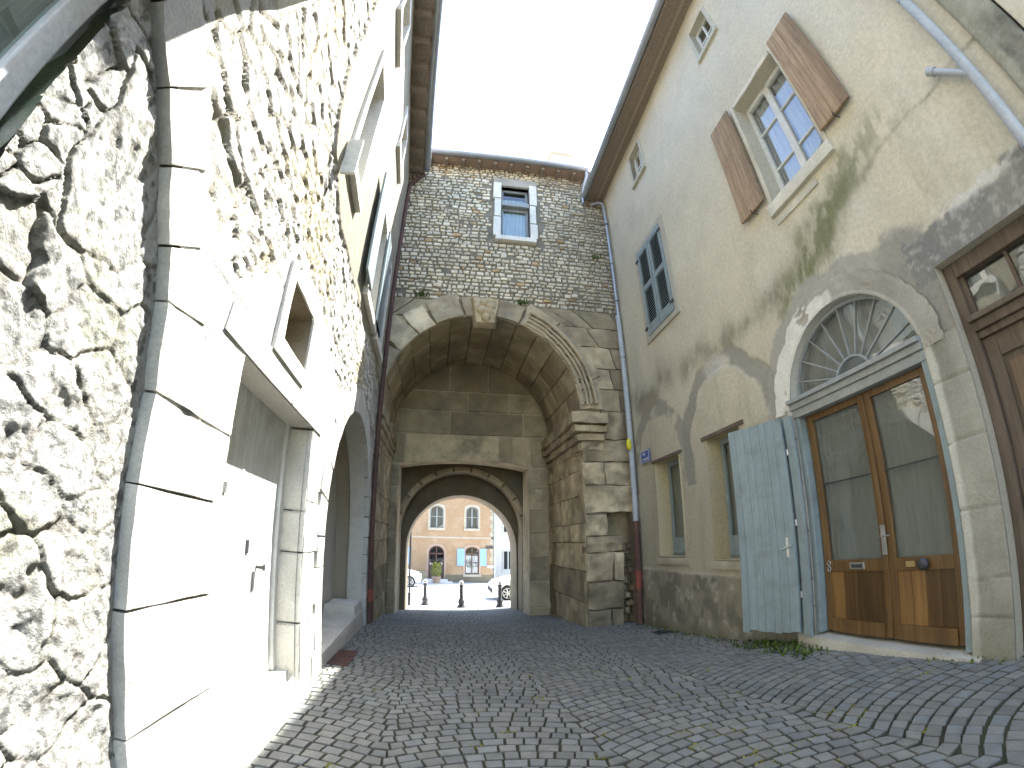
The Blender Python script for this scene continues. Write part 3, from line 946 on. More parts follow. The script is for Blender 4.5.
def hgt_right(U, Z):
    h = .05 * (fbm(U * .5, Z * .5, 91, 3) - .5) + .012 * (fbm(U * 4, Z * 4, 93, 4) - .5)
    base = (1 - sstep(-.01, .03, Z - .76)) * (U > 4.0)
    h = h + base * .02
    m = arcband(U, Z, 5.45, 2.75, 1.02, 1.30, 3) * (Z > 2.2)
    return h - .012 * m
us = np.concatenate([np.linspace(.36, 4.5, 230), np.linspace(4.5, 9.0, 150)] + [[r[0], r[1]] for r in OPEN] + [[AC - AR_ - .02, AC + AR_ + .02]])
zs = np.concatenate([np.linspace(-.7, 5.2, 260), np.linspace(5.2, 10.4, 110)] + [[r[2], r[3]] for r in OPEN if r[2] > -.9] + [[3.3, AZ]])
mb = MB()
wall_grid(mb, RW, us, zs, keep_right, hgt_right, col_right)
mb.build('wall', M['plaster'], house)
for r, d in zip(OPEN, (.32, .32, .3, .1, .26, .2, .2)):
    mb = MB()
    reveal(mb, RW, *r, d, .02, col=(.46, .40, .25) if r[3] < 3 else (.45, .42, .33))
    mb.build('reveal', M['plaster'], house)
# quoin strip at the near corner, the rest of the shell, roof
mb = MB()
wall_grid(mb, RW, np.linspace(.03, .38, 14), np.linspace(0, 10.4, 300), lambda U, Z: U > -9,
          lambda U, Z: np.where((U < .035) | (U > .375), -.1, .05 + .03 * (fbm(U * 6, Z * 4, 171, 4) - .5)),
          lambda U, Z: (np.array((.42, .42, .34))[None, None] * (.6 + .6 * fbm(U * 3, Z * 2, 173, 4))[..., None]) * (1 - (.55 * sstep(.42, .66, fbm(U * 4, Z * 2.2, 175, 6)) * (U < .25))[..., None]) + .10 * sstep(.60, .72, fbm(U * 20, Z * 14, 177, 4))[..., None])
mb.build('corner_pilaster', M['limestone'], house)
mb = MB()
box(mb, RW, .05, 9.0, -1, 10.4, -6.2, -6.0, col=(.45, .42, .33)); box(mb, RW, .06, .3, -1, 10.4, -6.0, -.2, col=(.45, .42, .33)); box(mb, RW, 9.0, 15, -2, 10.4, -6.0, -.4, col=(.45, .42, .33))
mb.build('rear_walls', M['plaster'], house)
for (u0, u1, z0, z1) in ((4.9, 8.1, .8, 3.0), (2.0, 4.2, 0, 3.9), (2.0, 3.6, 5.0, 7.5), (2.7, 7.3, 8.8, 10.2)):
    mb = MB(); box(mb, RW, u0, u1, z0, z1, -1.3, -1.25); mb.build('room_behind_window', M['dark'], house)
mb = MB()
prof = [(.5, 10.42), (.5, 10.50), (-3.2, 12.4), (-6.4, 10.9), (-6.4, 10.8), (-3.2, 12.3)]
V = []
for u in (0.02, 10.0):
    for n, z in prof: V.append(pt(RW, u, z, n))
mb.add(V, [(i, (i + 1) % 6, 6 + (i + 1) % 6, 6 + i) for i in range(6)] + [(0, 1, 2, 5), (2, 3, 4, 5), (6, 11, 8, 7), (8, 11, 10, 9)])
roofR = mb.build('roof', M['tile'], house, recalc=True)
mb = MB()
for i in range(8):
    nn0 = .46 - .062 * i
    v = random.uniform(.8, 1.15)
    box(mb, RW, .1, 9.6, 10.36 + .0 * i, 10.40, nn0 - .06, nn0, col=(v, v, v))
mb.build('eave_soffit', M['greywood'], roofR)
mb = MB(); box(mb, RW, .1, 9.6, 10.34, 10.5, .47, .50); mb.build('fascia_board', M['greywood'], roofR)
mb = MB(); gutter(mb, pt(RW, .0, 10.46, .58), pt(RW, 9.5, 10.40, .58), .085); mb.build('gutter', M['zinc'], roofR, recalc=True)
# downpipe at the far corner
mb = MB()
tube(mb, [pt(RW, *p) for p in ((9.35, 10.33, .58), (9.3, 10.25, .5), (8.95, 10.18, .22), (8.86, 10.1, .12), (8.85, 9.9, .09), (8.83, 6.35, .09))], .042, 12)
dp = mb.build('downpipe', M['zinc'], house)
mb = MB(); tube(mb, [pt(RW, 8.83, 6.45, .1), pt(RW, 8.76, 1.7, .1)], .062, 12); tube(mb, [pt(RW, 8.83, 6.4, .1), pt(RW, 8.83, 6.5, .1)], .072, 12); mb.build('lower_pipe', M['pvc'], dp)
mb = MB()
tube(mb, [pt(RW, 8.76, 1.75, .1), pt(RW, 8.73, .72, .1)], .068, 12); tube(mb, [pt(RW, 8.73, .3, .1), pt(RW, 8.72, -.45, .1)], .068, 12)
tube(mb, [pt(RW, 8.73, .3, .1), pt(RW, 8.73, .36, .1)], .08, 12)
mb.build('iron_foot', M['rust'], dp)
mb = MB(); tube(mb, [pt(RW, 8.73, .73, .1), pt(RW, 8.73, .3, .1)], .07, 12); mb.build('red_band', M['redpaint'], dp)
mb = MB()
for z in (9.3, 8.0, 6.9, 5.4, 3.9, 2.4):
    tube(mb, [pt(RW, 8.8, z, .1), pt(RW, 8.8, z + .03, .1)], .07 if z < 6.4 else .052, 12)
mb.build_each('bracket', M['zinc'], dp)
mb = MB(); lathe(mb, pt(RW, 8.72, 3.36, .17), [(.01, -.12), (.05, -.1), (.06, 0), (.045, .1), (.01, .13)], 10); mb.build('yellow_plug', M['yellow'], dp)
# near downpipe with a side branch
mb = MB(); tube(mb, [pt(RW, .56, 10.35, .45), pt(RW, .56, 10.2, .12), pt(RW, .56, 9.9, .1), pt(RW, .55, .3, .1)], .05, 14)
dp2 = mb.build('downpipe', M['pvc'], house)
mb = MB(); tube(mb, [pt(RW, .57, 4.45, .1), pt(RW, .70, 4.62, .09), pt(RW, .82, 4.78, .08)], .035, 10); tube(mb, [pt(RW, .80, 4.755, .08), pt(RW, .85, 4.815, .08)], .045, 10)
mb.build('branch_pipe', M['pvc'], dp2)
mb = MB()
for z in (3.6, 5.6, 7.5, 9.3):
    tube(mb, [pt(RW, .55, z, .1), pt(RW, .55, z + .04, .1)], .06, 12)
mb.build_each('bracket', M['zinc'], dp2)

# glazed double door under its arch
mb = MB()
sr = Fn(lambda u, v, n: RW(AC - v * np.cos(u), AZ + v * np.sin(u), n), flip=True)
rim = lambda th: AR_ + .25 + .16 * (fbm(th * 2.2, th * 0, 201, 4) - .5) + .06 * (fbm(th * 9, th * 0, 203, 3) - .5)
def col_arch(th, v):
    fl = sstep(.48, .53, fbm(th * 5, v * 6, 205, 5) + .30 * sstep(1.2, 2.2, th) - .10)
    fl = fl * sstep(1.15, 1.5, th + .5 * (fbm(th * 4, v * 4, 207, 4) - .5))
    g = (.75 + .5 * fbm(th * 3, v * 5, 209, 5))[..., None]
    C = np.array((.50, .485, .43))[None, None] * g
    C = mixc(C, fl, (1.05, 1.04, .98))
    edge = 1 - sstep(.0, .02, np.abs(v - AR_ - .015))
    return mixc(C, .5 * edge, (.85, .84, .78))
wall_grid(mb, sr, np.linspace(0, PI, 150), np.linspace(AR_ - .012, AR_ + .42, 34), lambda th, v: v < rim(th),
          lambda th, v: .016 + .022 * fbm(th * 6, v * 8, 211, 4) + .010 * sstep(.48, .53, fbm(th * 5, v * 6, 205, 5) + .2), col_arch)
th = np.linspace(0, PI, 60)
mb.add(np.concatenate([sr(th, np.full(60, AR_ - .012), np.full(60, .03)), sr(th, np.full(60, AR_ - .012), np.full(60, -.2))]), [(i, i + 1, i + 61, i + 60) for i in range(59)], smooth=True, col=(.8, .78, .72))
ZJ = [.49, .79, 1.33, 1.87, 2.37]
def jlines(Z, U):
    d = np.full(Z.shape, 9.)
    for k2, z in enumerate(ZJ): d = np.minimum(d, np.abs(Z - z + .02 * (vnoise(U * 6, Z * 0 + k2, 5) - .5)))
    return d
def jamb(u0, u1, inner):
    hg = lambda U, Z: np.where((U <= u0 + .001) | (U >= u1 - .001), -.18, .03 + .018 * (fbm(U * 5, Z * 5, 213, 4) - .5) - .012 * (1 - sstep(.002, .010, jlines(Z, U))))
    def cl(U, Z):
        g = (.55 + .75 * fbm(U * 3, Z * 2, 215, 5))[..., None]
        C = np.array((.50, .49, .43))[None, None] * g
        dist = np.abs(U - inner) + .05 * (fbm(U * 6, Z * 4, 217, 4) - .5)
        C = mixc(C, .8 * (1 - sstep(.05, .09, dist)), (.86, .86, .80))
        C = mixc(C, .6 * (1 - sstep(.002, .012, jlines(Z, U))), (.25, .24, .2))
        return mixc(C, .6 * (1 - sstep(.1, .6, Z + .3 * (fbm(U * 4, Z * 4, 219) - .5))), (.36, .35, .27))
    wall_grid(mb, RW, np.concatenate([np.linspace(u0, u1, 26), [u0 + .002, u1 - .002]]), np.linspace(-.1, 2.74, 150), lambda U, Z: U > -9, hg, cl)
jamb(1.765, AC - AR_ + .012, AC - AR_)
jamb(AC + AR_ - .012, 4.22, AC + AR_)
mb.build('door_surround', M['limestone'], house)
mb = MB()
block(mb, RW, rect(2.0, 4.22, -.15, .20), -.35, .10, e=.03, m=10, rough=.015, freq=5, seed=8, col=(.72, .70, .62), cvar=.4)
mb.build('doorstep', M['limestone'], house)
mb = MB()
ND = -.07
prism(mb, RW, [(AC + AR_ - .09, .2), (AC + AR_ - .012, .2), (AC + AR_ - .012, 2.69), (AC - AR_ + .012, 2.69), (AC - AR_ + .012, .2), (AC - AR_ + .075, .2), (AC - AR_ + .075, 2.61), (AC + AR_ - .09, 2.61)], ND - .1, ND + .09)
door = mb.build('glazed_door', M['bluepaint'], house, bev=.006)
door['label'] = 'varnished glazed double door in a pale blue frame'
mb = MB()
box(mb, RW, AC - AR_ + .01, AC + AR_ - .01, 2.605, 2.70, ND - .12, ND + .11); box(mb, RW, AC - AR_ - .0, AC + AR_ + .0, 2.70, 2.77, ND - .12, ND + .14); box(mb, RW, AC - AR_ + .0, AC + AR_ - .0, 2.77, 2.82, ND - .12, ND + .18)
mb.build('transom', M['greypaint'], door, bev=.008)
leafs = ((2.215, 3.0), (3.0, 3.87))
for i, (a, b) in enumerate(leafs):
    mb = MB()
    st = .085
    box(mb, RW, a, a + st, .22, 2.60, ND - .05, ND); box(mb, RW, b - st, b, .22, 2.60, ND - .05, ND)
    box(mb, RW, a + st, b - st, 2.53, 2.60, ND - .05, ND)
    box(mb, RW, a + st, b - st, .86, .98, ND - .05, ND); box(mb, RW, a + st, b - st, .22, .36, ND - .05, ND + .02)
    npl = 4
    for k2 in range(npl):
        p0 = a + st + (b - a - 2 * st) * k2 / npl; p1 = a + st + (b - a - 2 * st) * (k2 + 1) / npl
        v = [.55, 1.5, 1.0, .75, 1.3, .6, 1.7, .8][(k2 * 3 + i * 5) % 8]
        box(mb, RW, p0 + .002, p1 - .002, .36, .86, ND - .04, ND - .012, col=(v, v * .97, v * .9))
    mb.build('door_leaf', M['varnish'], door, bev=.004)
    mb = MB(); box(mb, RW, a + st - .01, b - st + .01, .97, 2.54, ND - .035, ND - .025); mb.build('door_pane', M['glassdark'], door)
    mb = MB(); box(mb, RW, a + st, b - st, 1.80, 1.815, ND - .03, ND - .012); mb.build('glazing_bar', M['iron'], door)
mb = MB(); box(mb, RW, 2.99, 3.035, .24, 2.58, ND, ND + .025); mb.build('cover_strip', M['varnish'], door, bev=.006)
mb = MB(); box(mb, RW, 2.1, 4.1, .95, 2.6, ND - .075, ND - .065); mb.build('blind', M['blind'], door)
mb = MB(); box(mb, RW, 3.30, 3.50, .885, .955, ND, ND + .012); lb = mb.build('letter_box', M['steel'], door, bev=.004)
mb = MB(); box(mb, RW, 3.33, 3.47, .90, .935, ND + .006, ND + .016); mb.build('letter_flap', M['iron'], door)
mb = MB(); box(mb, RW, 2.985, 3.04, 1.02, 1.30, ND + .02, ND + .032); tube(mb, [pt(RW, 3.01, 1.2, ND + .03), pt(RW, 3.01, 1.2, ND + .08), pt(RW, 2.90, 1.2, ND + .08)], .009, 8); mb.build('door_handle', M['steel'], door, bev=.003)
mb = MB(); lathe_c = pt(RW, 2.58, .92, ND + .03)
for k2, (rr, nn1) in enumerate(((.05, 0), (.045, .02), (.06, .045), (.035, .07))):
    pass
tube(mb, [pt(RW, 2.58, .92, ND - .01), pt(RW, 2.58, .92, ND + .02), pt(RW, 2.58, .92, ND + .035), pt(RW, 2.58, .92, ND + .075), pt(RW, 2.58, .92, ND + .09)], [.03, .03, .055, .055, .02], 14); mb.build('door_knob', M['iron'], door)
mb = MB(); box(mb, RW, 2.70, 2.80, .895, .945, ND, ND + .006); mb.build('name_plate', M['brass'], door)
mb = MB()
for k2 in range(2): tube(mb, [pt(RW, 3.79 + .022 * math.cos(a), .95 - .06 * k2 + .026 * math.sin(a), ND + .012) for a in np.linspace(0, 2 * PI, 13)], .006, 6)
mb.build('door_chain', M['steel'], door)
# fanlight
mb = MB()
for r0, r1 in ((AR_ - .055, AR_ - .012), (.235, .262)):
    outer = arc(AC, 2.82, r1 - (.12 if r0 > .5 else 0), 0, 180, 30) if False else None
fanfr = Fn(lambda u, v, n: RW(AC - v * np.cos(u), 2.80 + v * np.sin(u) * .885, n), flip=True)
for r0, r1 in ((AR_ - .06, AR_ - .015), (.23, .255)):
    for i in range(24):
        a0, a1 = i * PI / 24, (i + 1) * PI / 24
        P = fanfr([a0, a1, a1, a0] * 2, [r0, r0, r1, r1] * 2, [ND - .06] * 4 + [ND] * 4)
        mb.add(P, [(4, 7, 6, 5), (0, 1, 5, 4), (2, 3, 7, 6)], flip=True)
for i in range(1, 10):
    a = i * PI / 10
    w = .008
    P = fanfr([a - w / .26, a + w / .26, a + w / .9, a - w / .9] * 2, [.25, .25, AR_ - .05, AR_ - .05] * 2, [ND - .045] * 4 + [ND - .01] * 4)
    mb.add(P, [(4, 7, 6, 5), (0, 1, 5, 4), (1, 2, 6, 5), (2, 3, 7, 6), (3, 0, 4, 7)], flip=True)
fan = mb.build('fanlight', M['greypaint'], house, recalc=True)
mb = MB()
P = [pt(fanfr, 0, 0, ND - .03)] + [pt(fanfr, i * PI / 24, AR_ - .03, ND - .03) for i in range(25)]
mb.add(P, [(0, i + 1, i + 2) for i in range(24)])
mb.build('fanlight_pane', M['glassdark'], fan)
mb = MB(); box(mb, RW, 2.1, 4.0, 2.65, 3.7, ND - .15, ND - .14); mb.build('fanlight_blind', M['blind'], fan)

# plank shutter folded out beside the glazed door
def planks(mb, fr, u0, u1, z0, z1, n0, n1, n, ragged=0., var=.12):
    cs = [u0 + (u1 - u0) * (i + (random.uniform(-.16, .16) if 0 < i < n else 0)) / n for i in range(n + 1)]
    for a, b in zip(cs[:-1], cs[1:]):
        v = 1 + random.uniform(-var, var)
        box(mb, fr, a + .0014, b - .0014, z0 + random.uniform(0, ragged), z1, n0, n1, col=(v, v, v))
a_sh = math.radians(21)
h0 = RW(4.06, 0, .16)[0]
tvec = np.array(RW.t) * math.cos(a_sh) + np.array(RW.nv) * math.sin(a_sh)
nvec = np.array(RW.nv) * math.cos(a_sh) - np.array(RW.t) * math.sin(a_sh)
SH = Frame(h0[:2], tvec, nvec, True)
mb = MB()
planks(mb, SH, .0, .76, .17, 2.64, -.02, .018, 7, .05, .06)
shut = mb.build('plank_shutter', M['bluepaint'], house, bev=.0015)
shut['label'] = 'large pale blue plank shutter standing open beside the glazed door'
mb = MB()
for z in (.5, 1.4, 2.3): box(mb, SH, .03, .73, z, z + .1, -.05, -.02)
mb.build_each('ledge_board', M['bluepaint'], shut, bev=.004)
mb = MB()
tube(mb, [pt(SH, .10, 1.18, .018), pt(SH, .10, 1.18, .05)], .012, 8); tube(mb, [pt(SH, .03, 1.19, .05), pt(SH, .17, 1.15, .055)], .009, 8); box(mb, SH, .085, .115, 1.06, 1.28, .018, .024)
mb.build('shutter_handle', M['steel'], shut)
mb = MB()
planks(mb, RW, 3.93, 4.06, .17, 2.64, .09, .125, 1); planks(mb, RW, 4.07, 4.17, .17, 2.64, .06, .095, 1)
fold = mb.build('folded_shutter', M['bluepaint'], house, bev=.004)
mb = MB()
for z in (.6, 1.4, 2.2):
    tube(mb, [pt(RW, 4.06, z, .13), pt(RW, 4.06, z + .07, .13)], .015, 8)
mb.build_each('hinge', M['steel'], fold)

# panelled door at the near end
mb = MB()
NP = -.16
for a, b in ((.62, .72), (1.66, 1.76)): box(mb, RW, a, b, .2, 3.3, NP - .1, NP + .06)
box(mb, RW, .72, 1.66, 3.16, 3.3, NP - .1, NP + .06)
pd = mb.build('panelled_door', M['oldwood'], house, bev=.01)
pd['label'] = 'old brown panelled door with a glazed overlight at the picture edge'
mb = MB(); box(mb, RW, .72, 1.66, 2.66, 2.74, NP - .1, NP + .09); box(mb, RW, .70, 1.68, 2.74, 2.79, NP - .1, NP + .13); box(mb, RW, .72, 1.66, 2.60, 2.66, NP - .1, NP + .05); mb.build('transom', M['oldwood'], pd, bev=.008)
mb = MB(); box(mb, RW, 1.18, 1.21, 2.79, 3.16, NP - .06, NP); box(mb, RW, .72, .76, 2.79, 3.16, NP - .06, NP); box(mb, RW, 1.62, 1.66, 2.79, 3.16, NP - .06, NP); mb.build_each('overlight_bar', M['oldwood'], pd)
mb = MB(); box(mb, RW, .74, 1.64, 2.79, 3.16, NP - .04, NP - .03); mb.build('overlight_pane', M['glassdark'], pd)
mb = MB(); box(mb, RW, .6, 1.8, 2.6, 3.4, NP - .10, NP - .09); mb.build('overlight_blind', M['blind'], pd)
mb = MB()
box(mb, RW, .72, 1.66, .2, 2.6, NP - .06, NP - .02)
for a, b, c, d in ((.72, .84, .2, 2.6), (1.54, 1.66, .2, 2.6), (1.13, 1.25, .2, 2.6), (.84, 1.13, 2.42, 2.6), (1.25, 1.54, 2.42, 2.6), (.84, 1.54, .2, .42), (.84, 1.54, 1.0, 1.16)):
    box(mb, RW, a, b, c, d, NP - .02, NP + .01)
for a, b, c, d in ((.88, 1.09, 1.22, 2.36), (1.29, 1.5, 1.22, 2.36), (.88, 1.09, .48, .94), (1.29, 1.5, .48, .94)):
    box(mb, RW, a, b, c, d, NP - .02, NP + .004, col=(1.25, 1.1, .95))
mb.build('door_leaf', M['oldwood'], pd, bev=.008)
mb = MB(); tube(mb, [pt(RW, 1.6, 1.35, NP), pt(RW, 1.6, 1.35, NP + .05)], [.02, .025], 10); mb.build('door_knob', M['iron'], pd)
mb = MB(); box(mb, RW, 1.58, 1.62, 1.45, 1.55, NP + .01, NP + .016); mb.build('lock_plate', M['iron'], pd)

# low windows with grey inner shutters
for (u0, u1, z0, z1) in OPEN[:2]:
    mb = MB()
    block(mb, RW, rect(u0 - .12, u1 + .12, z0 - .16, z0), -.3, .035, e=.02, m=6, rough=.012, seed=int(u0 * 3), col=(.66, .62, .50), cvar=.3)
    wd = mb.build('window', M['limestone'], house)
    mb = MB()
    for a, b, c, d in ((u0, u0 + .06, z0, z1), (u1 - .06, u1, z0, z1), (u0 + .06, u1 - .06, z0, z0 + .34), (u0 + .06, u1 - .06, z1 - .08, z1), ((u0 + u1) / 2 - .035, (u0 + u1) / 2 + .035, z0 + .34, z1 - .08)):
        box(mb, RW, a, b, c, d, -.32, -.26)
    box(mb, RW, u0 + .06, u1 - .06, z0 + .04, z0 + .1, -.27, -.24)
    mb.build('frame', M['bluepaint'], wd, bev=.006)
    mb = MB(); box(mb, RW, u0 + .05, u1 - .05, z0 + .3, z1 - .06, -.30, -.29); mb.build('pane', M['glassdark'], wd)
    mb = MB(); box(mb, RW, u0, u1, z0, z1, -.36, -.35); mb.build('blind', M['blind'], wd)
    mb = MB(); box(mb, RW, u0 - .1, u1 + .1, z1 + .003, z1 + .06, -.3, .03); mb.build('lintel', M['oldwood'], wd)

# louvred blue shutters, closed
u0, u1, z0, z1 = OPEN[3]
mb = MB()
for a, b, c, d in ((u0 - .14, u0, z0 - .12, z1 + .12), (u1, u1 + .14, z0 - .12, z1 + .12), (u0, u1, z1, z1 + .12), (u0, u1, z0 - .12, z0)):
    box(mb, RW, a, b, c, d, -.08, .03, col=(.62, .6, .52))
lw = mb.build('window', M['limestone'], house, bev=.01)
lw['label'] = 'window behind closed pale blue louvred shutters'
for s in (0, 1):
    a = u0 + .01 + s * (u1 - u0) / 2; b = a + (u1 - u0) / 2 - .02
    mb = MB()
    for q in ((a, a + .09, z0, z1), (b - .09, b, z0, z1), (a + .09, b - .09, z0, z0 + .22), (a + .09, b - .09, z1 - .12, z1), (a + .09, b - .09, z0 + 1.0, z0 + 1.12)):
        box(mb, RW, *q, .0, .045)
    shl = mb.build('shutter', M['bluepaint'], lw, bev=.004)
    for z00, z11 in ((z0 + .22, z0 + 1.0), (z0 + 1.12, z1 - .12)):
        z = z00
        while z < z11 - .02:
            P = RW([a + .09, b - .09, b - .09, a + .09], [z, z, z + .05, z + .05], [.04, .04, .008, .008])
            mb2 = MB()
            z += .052
    mb = MB()
    for z00, z11 in ((z0 + .22, z0 + 1.0), (z0 + 1.12, z1 - .12)):
        for z in np.arange(z00, z11 - .03, .056):
            P = RW([a + .085, b - .085, b - .085, a + .085] * 2, [z, z, z + .045, z + .045, z - .008, z - .008, z + .037, z + .037], [.042, .042, .006, .006] * 2)
            mb.add(P, [(0, 1, 2, 3), (7, 6, 5, 4), (0, 4, 5, 1), (3, 2, 6, 7)], flip=True)
    sl_ = mb.build('louvres', M['bluepaint'], lw)
    mb = MB(); box(mb, RW, a + .08, b - .08, z0 + .2, z1 - .1, -.012, -.008); mb.build('shutter_back', M['dark'], lw)
mb = MB()
for a, z in ((u0, z0 + .15), (u0, z1 - .2), (u1, z0 + .15), (u1, z1 - .2)):
    box(mb, RW, a - .05, a + .07, z, z + .05, .045, .06)
mb.build_each('hinge', M['iron'], lw)

# big window with bare wooden shutters
u0, u1, z0, z1 = OPEN[4]
mb = MB()
for a, b, c, d in ((u0 - .10, u0, z0, z1 + .1), (u1, u1 + .10, z0, z1 + .1), (u0, u1, z1, z1 + .1)):
    block(mb, RW, rect(a, b, c, d), -.1, .035, e=.015, m=6, rough=.01, freq=9, seed=int(a * 9), col=(.85, .82, .70), cvar=.3)
bw = mb.build('window', M['limestone'], house)
bw['label'] = 'tall window with open bare wood shutters'
mb = MB(); block(mb, RW, rect(u0 - .12, u1 + .14, z0 - .22, z0), -.3, .07, e=.025, m=8, rough=.015, freq=8, seed=12, col=(.9, .88, .78), cvar=.3)
block(mb, RW, rect(u0 + .3, u1 + .1, z0 - .36, z0 - .225), -.1, .03, e=.02, m=4, rough=.012, seed=13, col=(.8, .78, .68), cvar=.3); mb.build('sill', M['limestone'], bw)
mb = MB()
mid = (u0 + u1) / 2
for a, b, c, d in ((u0, u0 + .07, z0, z1), (u1 - .07, u1, z0, z1), (mid - .055, mid + .055, z0, z1), (u0 + .07, u1 - .07, z0, z0 + .08), (u0 + .07, u1 - .07, z1 - .08, z1)):
    box(mb, RW, a, b, c, d, -.26, -.19)
for z in (z0 + .55, z0 + 1.25):
    box(mb, RW, u0 + .07, mid - .055, z, z + .028, -.25, -.2); box(mb, RW, mid + .055, u1 - .07, z, z + .028, -.25, -.2)
mb.build('frame', M['paleframe'], bw, bev=.006)
mb = MB(); box(mb, RW, u0 + .05, mid - .04, z0 + .06, z1 - .06, -.235, -.228); box(mb, RW, mid + .04, u1 - .05, z0 + .06, z1 - .06, -.235, -.228); mb.build('pane', M['glassdark'], bw)
mb = MB()
wall_grid(mb, RW, np.linspace(u0 + .04, u1 - .04, 80), np.array([z0 + .05, z1 - .05]), lambda U, Z: U > -9, lambda U, Z: -.30 + .02 * np.sin(U * 40), lambda U, Z: np.ones(U.shape + (3,)) * .8)
mb.build('curtain', M['curtain'], bw)
for a, b in ((3.43, 3.97), (1.66, 2.19)):
    mb = MB()
    planks(mb, RW, a, b, 5.40, 7.28, .06, .095, 4, .0, .2)
    sh = mb.build('shutter', M['brownwood'], bw, bev=.004)
    mb = MB(); tube(mb, [pt(RW, (a + b) / 2, 5.38, -.02), pt(RW, (a + b) / 2, 5.38, .11), pt(RW, (a + b) / 2, 5.43, .11)], .008, 6); box(mb, RW, a + .03, b - .03, 5.75, 5.85, .02, .06); box(mb, RW, a + .03, b - .03, 6.8, 6.9, .02, .06)
    mb.build_each('shutter_stay', M['iron'], bw)

# attic windows
for (u0, u1, z0, z1) in OPEN[5:]:
    mb = MB()
    box(mb, RW, u0 - .1, u1 + .1, z0 - .1, z0, -.1, .06, col=(.7, .68, .58)); box(mb, RW, u1, u1 + .1, z0, z1, -.1, .02, col=(.7, .68, .58)); box(mb, RW, u0 - .1, u0, z0, z1, -.1, .02, col=(.7, .68, .58))
    aw = mb.build('window', M['limestone'], house, bev=.01)
    mb = MB()
    mid = (u0 + u1) / 2; zm = (z0 + z1) / 2
    for q in ((u0, u0 + .05, z0, z1), (u1 - .05, u1, z0, z1), (mid - .02, mid + .02, z0, z1), (u0 + .05, u1 - .05, z0, z0 + .05), (u0 + .05, u1 - .05, z1 - .05, z1), (u0 + .05, mid - .02, zm - .015, zm + .015), (mid + .02, u1 - .05, zm - .015, zm + .015)):
        box(mb, RW, *q, -.17, -.12)
    mb.build('frame', M['paleframe'], aw)
    mb = MB(); box(mb, RW, u0 + .04, u1 - .04, z0 + .04, z1 - .04, -.15, -.145); mb.build('pane', M['glassdark'], aw)

# next house on the right, towards the camera
nh = thing('neighbouring_house', 'paler plastered house wall beyond the grey corner pilaster', 'house', tuple(RW(-3, 0, -.2)[0]))
mb = MB()
wall_grid(mb, RW, np.linspace(-8, .02, 60), np.linspace(-.3, 10.8, 80), lambda U, Z: U > -99, lambda U, Z: -.02 + .02 * fbm(U, Z, 4),
          lambda U, Z: np.array((.50, .47, .38))[None, None] * (.9 + .25 * fbm(U, Z, 6))[..., None])
mb.build('wall', M['plaster'], nh)
mb = MB(); box(mb, RW, -8, 0, 10.8, 10.95, -6, .4); mb.build('roof', M['tile'], nh)
mb = MB(); box(mb, RW, -8, 0, -.5, 10.8, -6.2, -6, col=(.45, .42, .33)); box(mb, RW, -8.2, -8, -.5, 10.8, -6, 0, col=(.45, .42, .33)); mb.build('rear_walls', M['plaster'], nh)

# ------------------------------------------------------------------ stone house on the left
sh_ = thing('stone_house', 'sunlit rubble stone house with a whitish plank door facing the plastered house', 'house', tuple(LW(4.5, -.1, -.3)[0]))
NICX, NICZ, NICR = 6.80, 1.40, 1.85
DO = (2.33, 4.08, .18, 2.38)
SW = (2.86, 3.49, 2.74, 3.20)
BWN = (3.42, 4.0, 5.15, 7.05)
FW1 = (5.75, 6.7, 4.85, 6.7)
FW2 = (7.25, 8.05, 4.85, 6.7)
TW1 = (3.4, 4.1, 8.5, 9.6)
TW2 = (6.2, 6.9, 8.5, 9.6)
LOPEN = [DO, SW, BWN, FW1, FW2, TW1, TW2]
INN = [(1.56, -.5), (1.56, 1.9), (1.46, 2.24), (1.36, 2.43), (1.16, 2.67), (.93, 2.85), (.66, 3.01), (.3, 3.07), (-.1, 3.02), (-.6, 2.7), (-.6, -.5)]
OUT = [(2.1, -.5), (1.98, 1.9), (1.82, 2.3), (1.60, 2.58), (1.42, 2.88), (1.14, 3.12), (.76, 3.30), (.32, 3.38)]
def in_near(U, Z, m=0.):
    zt = np.interp(U, [-.6, -.1, .3, .66, .93, 1.16, 1.36, 1.46, 1.56], [2.7, 3.02, 3.07, 3.01, 2.85, 2.67, 2.43, 2.24, 1.9])
    return (U > -.6) & (U < 1.57 + m) & (Z < np.maximum(zt, np.interp(U - m, [-.6, -.1, .3, .66, .93, 1.16, 1.36, 1.46, 1.56], [2.7, 3.02, 3.07, 3.01, 2.85, 2.67, 2.43, 2.24, 1.9])) - .015 + m)
def keep_left(U, Z):
    k = np.ones(U.shape, bool)
    for r in LOPEN: k &= ~inrect(U, Z, r)
    k &= ~inrect(U, Z, (NICX - NICR - .03, NICX + NICR + .03, -1, NICZ))
    k &= ~(((U - NICX) ** 2 + (Z - NICZ) ** 2 < (NICR + .08) ** 2) & (Z >= NICZ - .05))
    return k & ~in_near(U, Z, .08)
ZPL = ([-3, 2.35, 2.5, 2.56, 2.7, 2.95, 3.86, 5.4, 7.5, 9], [7.4, 7.4, 6.6, 5.4, 4.95, 4.68, 4.42, 4.50, 4.62, 4.4])
ZSM = ([-3, .9, 1.6, 2.0, 2.35, 2.7, 3.5, 4.2, 5.0, 6.8, 8.6, 9.2], [3.3, 3.05, 2.75, 2.65, 2.9, 3.38, 3.5, 3.35, 3.1, 3.38, 2.5, 2.0])
